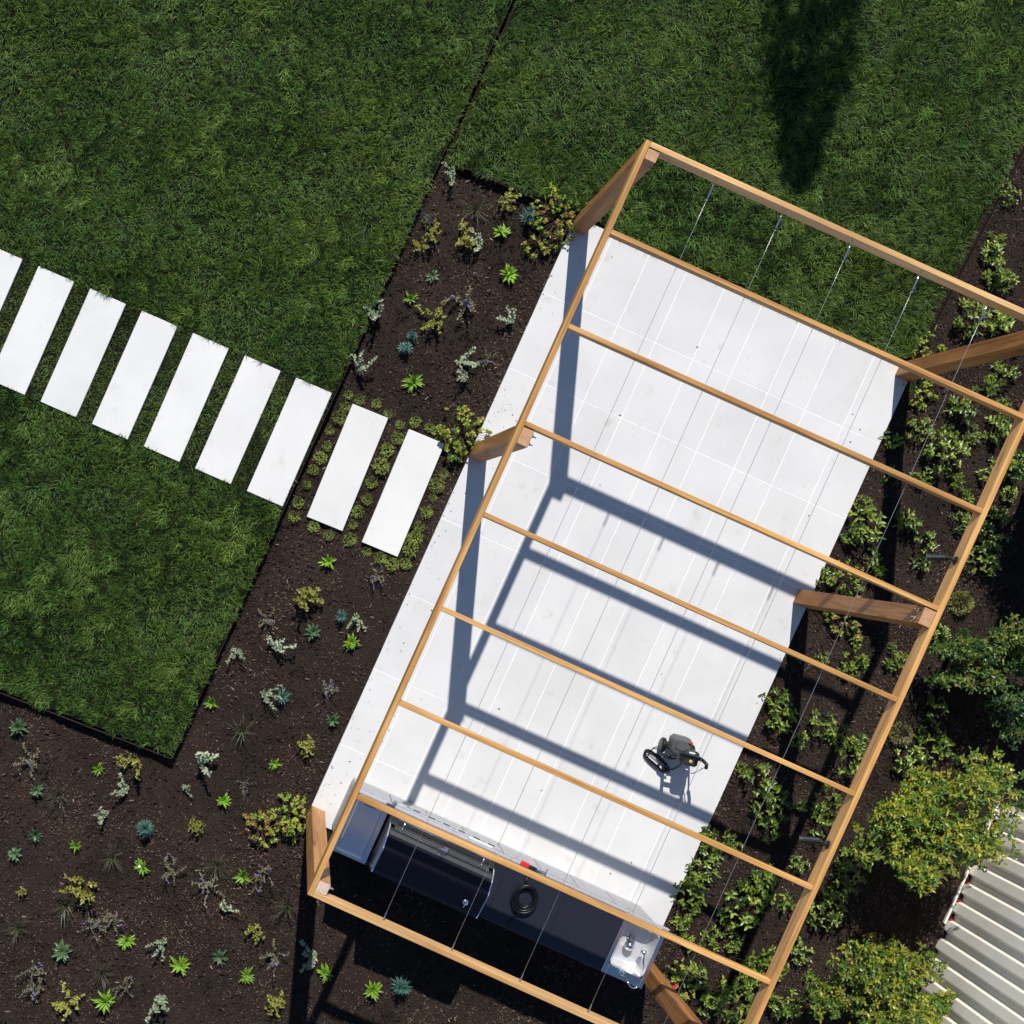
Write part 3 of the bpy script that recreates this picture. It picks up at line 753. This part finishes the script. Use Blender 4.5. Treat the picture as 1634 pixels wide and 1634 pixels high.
def g_mound(col):
    g = G(); r = .095
    for i in range(330):
        a = R(0, 6.28); el = math.asin(R(.05, 1)); d = Vector((math.cos(a) * math.cos(el), math.sin(a) * math.cos(el), math.sin(el)))
        p = d * r * R(.8, 1.05); g.leaf2((p.x, p.y, p.z), a + R(-.7, .7), el * .6 + R(-.4, .4), R(.02, .034), R(.007, .012), jit(col, .3))
    return g
def g_shrub(rx, ry, hgt, n, c1, c2, leafL=.05):
    """crown of leaf whorls on twig tips around an uneven dome, and its stems"""
    g = G(); st = G(); tips = []
    lobes = [(R(-.72, .72) * rx, R(-.72, .72) * ry, hgt * R(.5, .98), R(.22, .42)) for _ in range(19)] + [(0, 0, hgt * .8, .5)]
    for lx, ly, lz, lr in lobes:
        for k in range(n // 11):
            d = Vector((random.gauss(0, 1), random.gauss(0, 1), random.gauss(.25, .9))).normalized(); rr = lr * R(.3, 1.25) ** .7
            tips.append((Vector((lx + d.x * rr * rx, ly + d.y * rr * ry, max(.1, lz + d.z * rr * hgt * .5))), d, (lx, ly, lz)))
    for p, d, lb in tips:
        c = lerp(c1, c2, min(1, max(0, R(-.5, 1.15)))); c = lerp(c, (.26, .19, .03), .5 if R(0, 1) < .07 else 0)
        a0 = R(0, 6.28); nn = random.randint(5, 7)
        for q in range(nn):
            g.leaf((p.x + R(-.014, .014), p.y + R(-.014, .014), p.z - .013 * q), a0 + q * 2.39 + R(-.3, .3), R(.0, .9), leafL * R(.6, 1.0), leafL * R(.30, .42), R(.1, .7), jit(c, .28), .25, (.35, .95, .95, .55))
    for lx, ly, lz, lr in lobes:
        st.tube([(lx * .08, ly * .08, 0), (lx * .3, ly * .3, lz * .4), (lx * .75, ly * .75, lz * .75), (lx, ly, lz)], [.03, .022, .013, .006], 6)
    for p, d, lb in tips[::6]:
        st.tube([Vector(lb) * .85, (Vector(lb) + p) / 2, p - Vector((0, 0, .02))], [.008, .005, .0025], 4)
    return g, st

NV = 4
LIB = {}
def lib(key, fn, m, n=NV):
    LIB[key] = []
    for _ in range(n):
        r = fn()
        if isinstance(r, tuple): LIB[key].append((r[0].mesh('foliage', m, False, True), r[1].mesh('flower', M['petal'], False, True)))
        else: LIB[key].append(r.mesh(key, m, False, True))
lib('lime_leaf_plant', g_lime, M['leaf'], 6); lib('blue_spurge', g_euph, M['leaf']); lib('rosette_plant', g_rosette, M['leaf'])
lib('pale_leaf_plant', g_pale, M['leaf'], 6); lib('bronze_leaf_plant', g_bronze, M['leaf'], 6); lib('grass_tuft', g_wiry, M['leaf'])
lib('catmint', g_mint, M['leaf'], 6); lib('sedum', g_sedum, M['leaf'], 5)
lib('leafy_groundcover', lambda: g_cover(R(.12, .18), R(.15, .24), random.randint(18, 27)), M['gloss'], 7)
lib('small_groundcover', lambda: g_cover(.08, .09, 8), M['gloss'], 4)
lib('yellow_mound', lambda: g_mound((.20, .22, .03)), M['leaf'], 1); lib('green_mound', lambda: g_mound((.07, .20, .035)), M['leaf'], 2)
lib('brown_tuft', lambda: g_mound((.17, .17, .06)), M['leaf'], 1)

EDGE_A, EDGE_B = P(275, 1206), P(795, 45)
def near_lawn(p):
    d = (EDGE_B - EDGE_A).normalized(); w = p - EDGE_A; return abs(w.x * d.y - w.y * d.x)
PLANTS = []
def where(px, py):
    p = P(px, py); u, v = to_uv(p)
    if px > 1050:
        ur = u - PW
        return 'against the patio edge' if ur < .33 else ('under the pergola rail' if ur < 1.0 else 'beyond the pergola rail')
    if near_lawn(p) < .30 and py < 1215: return 'beside the lawn edging'
    if -.42 < u < 0 and 0 < v < PL: return 'by the patio edge'
    if py < 640: return 'above the sedum path'
    if u > 0: return 'behind the kitchen counter'
    if py < 1180: return 'below the sedum path'
    return 'below the lawn end'
def plant(key, px, py, s=1.0, label='', cat='plant', group='', short='', fixed=False):
    p = P(px, py); zz = float(mulch_z(np.array(p.x), np.array(p.y))); r = random.choice(LIB[key]); rz = R(0, 6.28)
    s *= R(.72, 1.25)
    if isinstance(r, tuple):
        o = empty(key, (p.x, p.y, zz - .004), rz)
        for nm, me_ in (('foliage', r[0]), ('flower', r[1])): link(nm, me_, None, o)['kind'] = 'stuff'
    else:
        o = link(key, r); o.location = (p.x, p.y, zz - .004)
    o.rotation_euler = (R(-.22, .22), R(-.22, .22), rz); o.scale = (s, s, s * R(.85, 1.15) * (1.55 if key in ('pale_leaf_plant', 'bronze_leaf_plant', 'catmint') else 1.2))
    
    if key == 'leafy_groundcover': label = ('small ' if s < .68 else ('broad ' if s > .9 else '')) + label
    tag(o, label, cat, group); PLANTS.append((o, key, p, label, where(px, py), short, fixed))
    return o
LANDMARKS = []
def finish_labels():
    for o, key, p, label, pl, short, fixed in PLANTS:
        if fixed: continue
        best = None
        for q, name in LANDMARKS:
            d = (p - q).length
            if d < .62 and (best is None or d < best[0]): best = (d, name)
        for o2, k2, q, l2, pl2, sh2, f2 in PLANTS:
            d = (p - q).length
            if k2 != key and sh2 and d < .45 and (best is None or d < best[0]): best = (d, sh2)
        o['label'] = label + (' next to ' + best[1] if best else ' standing alone') + ' ' + pl
        o['group'] = o['group'] + ' ' + pl

LIME = [(656, 477, 1.05), (657, 608, 1), (811, 438, 1), (799, 372, 1), (523, 896, .9), (559, 1024, 1), (338, 1119, 1), (438, 1217, 1), (157, 1224, .95), (122, 1349, 1.05), (389, 1396, .9),
        (203, 1499, .95), (288, 1539, 1), (393, 1556, .95), (168, 1594, 1.15), (357, 1277, .75), (518, 1552, .8), (593, 1578, 1)]
for x, y, s in LIME: plant('lime_leaf_plant', x, y, s, 'lime-green lance-leaved plant', 'plant', 'lime-green plants', 'a lime-green plant')
o = plant('lime_leaf_plant', 229, 1382, .8, 'lime-green plant bearing one white flower in the wide mulch bed', 'plant', 'lime-green plants below the lawn end', '', True)
fg = G()
for k in range(5): fg.leaf((0, -.02, .075), k * 1.257, .2, .02, .016, .2, (.8, .8, .76), .1, (.5, 1, .9))
fo = fg.obj('flower', M['petal'], o, False, True)
for x, y, s in [(232, 1324, 1.05), (641, 1568, 1.1), (540, 977, 1.1), (454, 1099, 1.05), (659, 540, .9), (645, 557, .9), (840, 347, .85)]:
    plant('blue_spurge', x, y, s, 'blue-green spiky spurge', 'plant', 'blue-green spurges', 'a spiky spurge')
for x, y, s in [(58, 1330, 1), (25, 1363, 1), (101, 1518, 1), (352, 1525, 1.05), (60, 1260, .9), (498, 1008, 1.1), (530, 1147, 1.05), (689, 440, 1.05), (31, 1161, .95)]:
    plant('rosette_plant', x, y, s, 'grey-green leaf rosette', 'plant', 'grey-green rosettes', 'a grey-green rosette')
for x, y, s in [(170, 1296, .9), (203, 1258, .9), (360, 1450, .85), (265, 1497, .9), (253, 1592, 1), (324, 1215, 1.05), (293, 1258, .75), (567, 980, 1), (436, 1029, .9), (417, 1104, .85), (371, 1036, .9), (601, 502, .9), (577, 598, 1), (733, 575, 1), (742, 598, .9), (814, 516, .9), (720, 287, .95), (766, 392, 1), (501, 1522, .9)]:
    plant('pale_leaf_plant', x, y, s, 'pale variegated arching plant', 'plant', 'pale variegated plants', 'a pale plant')
for x, y, s in [(312, 1314, 1.05), (131, 1412, 1), (217, 1221, .9), (411, 1481, 1.05), (110, 1600, 1), (486, 950, 1.05), (492, 1186, 1), (693, 510, .85), (736, 376, 1), (746, 388, .9), (688, 376, .8), (672, 393, .85), (806, 318, .9), (443, 1594, .85), (37, 1421, .4)]:
    plant('bronze_leaf_plant', x, y, s, 'yellow-bronze small-leaved bush', 'plant', 'bronze-leaved plants', 'a yellow-bronze bush')
for x, y, s in [(95, 1270, 1), (180, 1368, .8), (344, 1381, 1), (103, 1440, 1.05), (163, 1551, 1), (31, 1481, 1), (462, 1443, 1.05), (756, 336, 1.1), (385, 1165, .9)]:
    plant('grass_tuft', x, y, s, 'dark wiry grass tuft', 'grass tuft', 'wiry grass tufts', 'a wiry tuft')
for x, y, s in [(388, 1252, .9), (275, 1389, .95), (180, 1463, .9), (59, 1550, 1), (206, 1571, .95), (54, 1582, .9), (150, 1474, .8), (334, 1417, .9), (411, 1399, .95), (56, 1208, 1), (426, 1391, 1), (442, 1520, 1), (603, 916, .85), (428, 985, .85), (522, 1103, 1), (739, 485, 1.05), (680, 353, .8), (780, 575, .6)]:
    plant('catmint', x, y, s, 'grey-brown catmint with lavender flowers', 'plant', 'lavender-flowered catmint', 'a catmint')
SED = [(554, 631), (575, 635), (599, 643), (621, 660), (548, 648), (541, 665), (528, 685), (640, 678), (662, 675), (687, 680), (706, 693), (521, 710), (509, 731), (500, 752), (489, 775), (477, 802), (632, 698), (618, 719), (607, 746), (591, 770), (585, 797),
       (571, 818), (710, 756), (696, 776), (692, 795), (681, 816), (470, 823), (499, 840), (525, 853), (558, 862), (564, 837), (584, 880), (604, 889), (626, 900), (649, 900), (654, 878), (662, 859), (671, 840)]
def sed_place(x, y):
    q = P(x, y); f = lambda c: ((q - P(*c)).dot(UX), (q - P(*c)).dot(VX))
    a1 = f((565, 645)); a2 = f((654, 685))
    if a1[1] < 0 or (a1[0] > .3 and a2[1] < 0): return 'at the stone ends nearest the upper mulch bed'
    if a1[1] > 1.1 and a2[1] > 1.08 or a2[1] > 1.14: return 'at the stone ends nearest the lower mulch bed'
    if a1[0] < 0.02: return 'between the lawn edging and a mulch stepping stone'
    if a2[0] < 0.05: return 'between the two stepping stones in mulch'
    return 'between the patio and a mulch stepping stone'
for x, y in SED:
    w_ = sed_place(x, y)
    plant('sedum', x + R(-2, 2), y + R(-2, 2), R(.75, .98), 'small round sedum clump ' + w_, 'plant', 'sedum clumps ' + w_, '', True)

# leafy bed right of the patio
COV = [(1584, 438), (1540, 510), (1571, 410), (1597, 513), (1566, 621), (1602, 603), (1530, 647), (1461, 690), (1504, 695), (1499, 728), (1474, 762), (1587, 690), (1574, 747), (1373, 806), (1535, 791), (1602, 790), (1584, 383), (1603, 305),
       (1360, 862), (1378, 836), (1445, 828), (1527, 831), (1471, 868), (1594, 828), (1581, 853), (1556, 898), (1319, 921), (1399, 913), (1358, 1057), (1430, 1047), (1306, 1052), (1240, 1120), (1235, 1142), (1307, 1155), (1328, 1168), (1358, 1180), (1353, 1209), (1486, 1121), (1484, 1198), (1443, 1211),
       (1186, 1228), (1204, 1243), (1144, 1335), (1168, 1345), (1124, 1378), (1103, 1400), (1198, 1409), (1216, 1427), (1088, 1446), (1086, 1474), (1157, 1478), (1166, 1498), (1134, 1496), (1097, 1499), (1110, 1546), (1206, 1535), (1142, 1579), (1177, 1602), (1124, 1592),
       (1229, 1283), (1219, 1322), (1317, 1278), (1309, 1312), (1275, 1378), (1219, 1400), (1314, 1458), (1337, 1407), (1358, 1378), (1275, 1518), (1221, 1538), (1247, 1600), (1502, 1017), (1600, 455), (1600, 655), (1545, 690), (1610, 735), (1520, 760), (1275, 1180), (1180, 1450), (1190, 1570), (1615, 560), (1100, 1425)]
for x, y in COV:
    plant('leafy_groundcover', x + R(-5, 5), y + R(-5, 5), R(.66, .98), 'glossy leafy green shrublet', 'plant', 'glossy leafy shrublets', 'a leafy shrublet')
for x, y in [(1417, 703), (1389, 887), (1466, 900), (1597, 515), (1330, 1440), (1420, 760), (1262, 1290), (1290, 1560), (1480, 1160), (1255, 1440), (1365, 1020)]:
    plant('small_groundcover', x, y, R(.9, 1.2), 'tiny glossy green seedling', 'plant', 'small leafy seedlings', '')
plant('yellow_mound', 1530, 962, 1.1, 'round yellow-green domed shrub beside the pergola side rail', 'shrub', 'domed shrubs', '', True)
plant('green_mound', 1534, 1011, .7, 'small fresh green round shrub below the yellow-green dome', 'shrub', 'domed shrubs', '', True)
plant('brown_tuft', 1435, 1170, 1.0, 'dull olive domed tuft under the pergola side rail', 'shrub', 'domed shrubs', '', True)

def shrub(px, py, rx, ry, hgt, n, c1, c2, label, group, lf=.05, short_='a shrub'):
    p = P(px, py); root = empty('shrub', (p.x, p.y, 0)); g, st = g_shrub(rx, ry, hgt, n, c1, c2, lf)
    f = g.obj('foliage', M['gloss'], root, False, True); f['kind'] = 'stuff'
    st.obj('stems', M['bark'], root)
    tag(root, label, 'shrub', group); LANDMARKS.append((P(px, py), short_))
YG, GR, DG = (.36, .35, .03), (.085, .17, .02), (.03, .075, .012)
shrub(1437, 1282, .70, .58, 1.15, 820, GR, YG, 'large yellow-green leafy shrub in front of the corrugated fence', None, .056, 'the large yellow-green shrub')
shrub(1350, 1545, .56, .48, .9, 600, GR, YG, 'yellow-green leafy shrub beside pergola rail, clear of the fence', None, .052, 'the yellow-green rail shrub')
shrub(1412, 1588, .34, .34, .8, 240, GR, YG, 'small yellow-green leafy shrub squeezed against the foot of the fence', None, .05, 'the fence-foot shrub')
shrub(1520, 1045, .42, .27, .7, 330, DG, (.15, .24, .03), 'dark green leafy shrub below the small round shrub', None, .052, 'the dark leafy shrub')
shrub(1590, 1030, .30, .28, .9, 220, DG, (.19, .24, .03), 'dark green shrub with yellowing tips beyond the rail shrubs', None, .05, 'the yellow-tipped dark shrub')
shrub(1640, 790, .45, .6, 1.3, 420, DG, (.10, .19, .025), 'tall dark shrub added to shade the far side of the leafy bed', None, .05, 'the tall dark shrub')  # extra shrub added at the right edge to shade the bed there
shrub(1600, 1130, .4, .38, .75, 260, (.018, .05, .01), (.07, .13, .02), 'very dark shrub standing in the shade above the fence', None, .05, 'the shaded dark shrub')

for nm_, u_, v_ in (('the lawn-corner post', PW, 0), ('the middle post', PW, MV), ('the sink-side post', PW, PL), ('the sink', PW, 5.8), ('the pressure washer', PW, 4.6)):
    LANDMARKS.append((UV(u_, v_), nm_))
for nm_, x_, y_ in (('the yellow-green dome', 1530, 962), ('the small round shrub', 1534, 1011), ('the olive tuft', 1435, 1170)): LANDMARKS.append((P(x_, y_), nm_))

# heucheras with big round leaves: every leaf a part
def round_leaf(col):
    g = G(); n = 15; vs = [(0, 0, 0)]; 
    for k in range(n):
        a = -2.75 + 5.5 * k / (n - 1); r = 1 + .20 * math.cos(a * 4.6) + R(-.12, .12); vs.append((.42 + r * .5 * math.cos(a), r * .5 * math.sin(a), .22 * math.cos(a * 4.6 + 1) - .2 * abs(math.sin(a)) + R(-.12, .12)))
    vs.append((.42, 0, .05)); c = n + 1
    fs = [(c, k, k + 1) for k in range(1, n)] + [(0, 1, c), (0, c, n)]
    g.add(vs, fs, col); return g.mesh('leaf', M['leaf'], False, True)
HL = [round_leaf(c) for c in ((.30, .38, .04), (.36, .40, .05), (.24, .33, .035), (.34, .27, .06), (.30, .19, .06), (.19, .30, .04))]
def heuchera(px, py, rad, n, label, bronze=.3, hgt=.2):
    p = P(px, py); root = empty('heuchera', (p.x, p.y, 0), R(0, 6.28)); st = G()
    n = int(n * 1.5)
    for i in range(n):
        a = R(0, 6.28); t = math.sqrt((i + .5) / n); x, y = rad * t * math.cos(a) * R(.8, 1.25), rad * t * math.sin(a) * R(.8, 1.25); z = hgt * (1.05 - .65 * t * t) * R(.55, 1.15)
        st.tube([(x * .15, y * .15, 0), (x * .6, y * .6, z * .75), (x, y, z)], .002, 4)
        me = HL[random.choice((3, 4))] if R(0, 1) < bronze else HL[random.choice((0, 1, 2, 5))]
        o = link('leaf', me, None, root); s = R(.036, .066); o.scale = (s, s, s)
        o.location = (x, y, z); o.rotation_euler = (R(-.8, .8), R(-.4, .8), a + R(-1.2, 1.2)); o.scale = (s, s * R(.6, 1), s)
    st.obj('stems', M['bark'], root)
    tag(root, label, 'plant', 'round-leaved heucheras at the pergola posts'); LANDMARKS.append((P(px, py), 'a bronze heuchera' if bronze > .4 else 'a yellow-green heuchera'))
heuchera(888, 350, .26, 62, 'yellow-green round-leaved heuchera at the pergola post by the upper lawn', .35)
heuchera(858, 392, .10, 12, 'small yellow heuchera beside a spiky blue spurge', .35, .1)
heuchera(737, 692, .23, 52, 'yellow-green heuchera at the pergola post beside the sedum path', .15)
heuchera(462, 1300, .20, 40, 'bright yellow-green heuchera against the pergola post by the kitchen', .15)
heuchera(418, 1322, .16, 30, 'bronze straggly heuchera next to the bright one by the kitchen', .75, .14)
heuchera(1474, 557, .16, 22, 'lime heuchera behind the pergola post at the lawn corner', .05, .14)
heuchera(1463, 622, .15, 18, 'lime heuchera below the pergola post at the lawn corner', .1, .12)
heuchera(1345, 925, .16, 26, 'yellow-green heuchera above the middle pergola post of the leafy bed', .2, .16)
heuchera(1345, 985, .17, 26, 'bronze-tinged heuchera below the middle pergola post of the leafy bed', .5, .16)
heuchera(1082, 1560, .17, 26, 'yellow-green heuchera by the pergola post next to the sink', .1, .18)
finish_labels()
tgp = empty('plant_tag', P(1058, 1556)); g = G(); g.box(-.012, .012, -.0012, .0012, -.02, .20, .0005); g.obj('stake', M['white'], tgp)
g = G(); g.box(-.02, .02, .0015, .003, .11, .2, .0005); g.obj('band', M['red'], tgp); tgp.rotation_euler = (.5, 0, .9)
tag(tgp, 'white and red plant tag stuck beside the heuchera by the sink', 'plant tag')

# slender cypress outside the picture, north of the lawn; its shadow falls on the grass
tp = P(1268, 305); T = 5.6
tb = tp + SUN_H * (T * SUN_COT)
tree = empty('cypress_tree', (tb.x, tb.y, 0)); tag(tree, 'slender cypress tree at the lawn end casting a narrow shadow', 'tree')
g = G(); g.tube([(0, 0, -.1), (.02, .01, 1.2), (0, .02, 3), (0, 0, 5.2)], [.10, .08, .05, .012], 8); g.obj('trunk', M['bark'], tree)
g = G()
for i in range(5200):
    h = .35 + (T - .35) * R(0, 1) ** .8; f = (T - h); a = R(0, 6.28); rmax = min(.44, .08 + .23 * f) * (1 + .42 * math.sin(h * 7.3 + 2 * math.sin(a)) * math.sin(h * 3.1 + a)); r = rmax * R(.3, 1.0) ** .5
    if math.sin(a * 3 + h * 4.1) + R(-.6, .6) > .95: continue
    g.leaf2((r * math.cos(a), r * math.sin(a), h - .05), a + R(-.5, .5), R(.4, 1.2), R(.09, .17), R(.03, .055), jit((.04, .085, .03), .3))
cr = g.obj('crown', M['leaf'], tree, False, True); cr['kind'] = 'stuff'

# ------------------------------------------------------------------ mulch chips (stuff)
def scatter(n, x0, x1, y0, y1): return RNG.uniform(x0, x1, n), RNG.uniform(y0, y1, n)
PATIO = [UV(0, 0), UV(PW, 0), UV(PW, PL), UV(0, PL)]
BST = STONES[-2:]
cx, cy = scatter(420000, -3.6, 7.7, -5.5, 4.2)
keep = ~inside(cx, cy, LAWN_A) & ~inside(cx, cy, LAWN_B) & ~inside(cx, cy, PATIO)
for s_ in BST: keep &= ~inside(cx, cy, s_)
clump = field(cx, cy, 3.0, 77)
keep &= RNG.uniform(0, 1, len(cx)) < np.clip(.62 + .25 * clump, .25, 1)
lu = (cx - ORI.x) * UX.x + (cy - ORI.y) * UX.y; lv = (cx - ORI.x) * VX.x + (cy - ORI.y) * VX.y
spill = inside(cx, cy, PATIO) & (RNG.uniform(0, 1, len(cx)) < .10 * np.exp(-lu / .07) * np.clip(.3 + field(cx, cy, 3.3, 91), 0, 1.3) + .012 * np.exp(-(PW - lu) / .03) + .02 * np.exp(-lu / .25) * (lv > 4.7)) & (lv < 6.0)
keep |= spill
sp = spill[keep]; cx, cy = cx[keep], cy[keep]; n = len(cx)
big = RNG.uniform(0, 1, n)
L = np.where(big > .84, RNG.uniform(.03, .075, n), RNG.uniform(.010, .030, n)); Wd = np.clip(L * RNG.uniform(.14, .42, n), .003, .013); hh = Wd * .6
a = RNG.uniform(0, 2 * np.pi, n); tilt = RNG.normal(0, .45, n); z = mulch_z(cx, cy) + RNG.uniform(-.002, .022, n)
z = np.where(sp, ZP + .003, z); tilt = np.where(sp, 0, tilt); L = np.where(sp, np.minimum(L, .018) * .8, L)
dx, dy, dz = np.cos(a) * np.cos(tilt), np.sin(a) * np.cos(tilt), np.sin(tilt); sx_, sy_ = -np.sin(a), np.cos(a)
c0 = np.stack([cx, cy, z], -1); d = np.stack([dx, dy, dz], -1) * L[:, None]; s = np.stack([sx_, sy_, 0 * a], -1) * Wd[:, None]; up = np.zeros((n, 3)); up[:, 2] = hh
v = np.stack([c0 - d * .5 - up, c0 + s * .5, c0 - s * .5, c0 + d * .5 - up, c0 + up * 1.2], 1)
idx = np.arange(n)[:, None] * 5
tri = np.concatenate([idx + np.array(t) for t in ((0, 2, 4), (0, 4, 1), (3, 1, 4), (3, 4, 2))], 1).reshape(-1)
tone = RNG.uniform(0, 1, n)[:, None]; tone = np.where((Wd > .010)[:, None], tone * .55, tone); br = RNG.uniform(.6, 1.5, n)[:, None]
col = (np.array([.021, .014, .011]) + (np.array([.185, .124, .090]) - np.array([.021, .014, .011])) * tone ** 2.3) * br * np.clip(.95 + .35 * field(cx, cy, 4.5, 78) + .3 * field(cx, cy, 14, 79), .3, 2.0)[:, None]
pale = RNG.uniform(0, 1, n) > .982; col[pale] = np.array([.27, .19, .14]) * RNG.uniform(.5, 1.2, (pale.sum(), 1))
me = bulk_mesh('mulch_chips', v.reshape(-1, 3), tri, np.arange(n * 4) * 3, np.repeat(col, 5, 0), M['chip'])
tag(link('mulch_chips', me), 'dark shredded bark mulch chips covering the planting beds', 'mulch', kind='stuff')

# ------------------------------------------------------------------ grass (stuff)
def grass(name, poly, zsoil, bounds, dens, label, stones, hscale=1.0, seed=1):
    x0, x1, y0, y1 = bounds; r = np.random.default_rng(seed)
    n = int((x1 - x0) * (y1 - y0) * dens)
    x = r.uniform(x0, x1, n); y = r.uniform(y0, y1, n)
    k = inside(x, y, poly)
    for s_ in stones: k &= ~inside(x, y, s_)
    x, y = x[k], y[k]; n = len(x)
    f1 = field(x, y, 2.2, 5); f2 = field(x, y, 9.0, 6); f3 = field(x, y, 1.3, 8)
    fc = field(x, y, 24.0, 15, 14); fd = field(x, y, 40.0, 16, 14)
    ang = 2.0 * f1 + 1.6 * f2 + 1.2 * fc + r.normal(0, .7, n)
    hgt = (.034 + .014 * r.uniform(0, 1, n) + .005 * f2 + .006 * fc) * hscale; hgt = np.clip(hgt, .018, .08)
    # lower, mown grass close to the stepping stones
    short = np.zeros(n, bool)
    for s_ in stones:
        cen = sum(s_, Vector()) / 4
        big_ = []
        for p_ in s_:
            dd = p_ - cen; big_.append(p_ + UX * math.copysign(.16, dd.dot(UX)) + VX * math.copysign(-.01, dd.dot(VX)))
        short |= inside(x, y, big_)
    hgt = np.where(short, hgt * .52, hgt)
    el0 = np.clip(r.normal(.90, .30, n) + .15 * field(x, y, 6, 12), .2, 1.5); el1 = np.clip(el0 - r.uniform(.5, 1.2, n), -.35, 1.0)
    Lb = hgt * r.uniform(1.1, 2.0, n); w = r.uniform(.0034, .0064, n)
    d0 = np.stack([np.cos(ang) * np.cos(el0), np.sin(ang) * np.cos(el0), np.sin(el0)], -1)
    an2 = ang + r.normal(0, .35, n); d1 = np.stack([np.cos(an2) * np.cos(el1), np.sin(an2) * np.cos(el1), np.sin(el1)], -1)
    side = np.stack([-np.sin(ang), np.cos(ang), 0 * ang], -1); sd_ = side * (w * .5)[:, None]
    b = np.stack([x, y, np.full(n, zsoil - .003)], -1); m1 = b + d0 * (Lb * .5)[:, None]; t = m1 + d1 * (Lb * .55)[:, None]
    v = np.stack([b - sd_, b + sd_, m1 - sd_ * .9, m1 + sd_ * .9, t], 1)
    i0 = np.arange(n)[:, None] * 5
    loops = np.concatenate([i0 + np.array((0, 1, 3, 2)), i0 + np.array((2, 3, 4))], 1).reshape(-1)
    st = np.stack([np.arange(n) * 7, np.arange(n) * 7 + 4], -1).reshape(-1)
    u_ = r.uniform(0, 1, n)[:, None]; q = np.clip(.42 + .12 * f3 + .12 * f2 + .12 * fd, 0, 1)[:, None]
    c = np.array([.037, .098, .017]) * (1 - q) + np.array([.094, .138, .021]) * q
    c = c * 1.18 * (.33 + 1.55 * u_ ** 1.7) * np.clip(1.0 + .15 * fc + .10 * f2 + .10 * fd, .45, 1.5)[:, None]
    c[short] = c[short] * .6 + np.array([.105, .115, .032]) * .4
    dry = r.uniform(0, 1, n) > .965; c[dry] = np.array([.13, .11, .045])
    me = bulk_mesh(name, v.reshape(-1, 3), loops, st, np.repeat(c, 5, 0), M['grass'])
    tag(link(name, me), label, 'grass', kind='stuff')
LST = STONES[:8]
grass('grass', LAWN_A, ZL, (-3.3, 2.4, -2.4, 5.3), 6800, 'dense dark green turf of the lawn crossed by white stepping stones', LST, 1.0, 3)
grass('grass', LAWN_B, ZL - .02, (1.2, 7.6, 1.2, 5.3), 6800, 'dense dark green turf of the lawn beside the pergola end', [], 1.15, 4)

# small specks of debris on the patio
g = G()
for (x, y) in ((991, 663), (1114, 553), (1290, 822), (878, 440), (886, 360), (832, 512), (939, 452), (1372, 687), (1055, 1076), (958, 775), (795, 1130), (651, 965), (690, 975), (590, 1166), (1012, 1252), (865, 1262), (1086, 1430), (640, 1040), (716, 930), (530, 1225), (545, 1250), (560, 1215), (1358, 706), (1362, 660), (1008, 1375), (975, 1395)):
    p = P(x, y, ZP + .003); g.leaf((p.x, p.y, ZP + .003), R(0, 6.28), .1, R(.012, .028), R(.006, .012), .2, jit((.10, .085, .07), .4), .3, (.6, 1, .7))
tag(g.obj('leaf_litter', M['chip'], None, False, True), 'scattered dry leaf bits lying on the white patio tiles', 'leaf litter', kind='stuff')
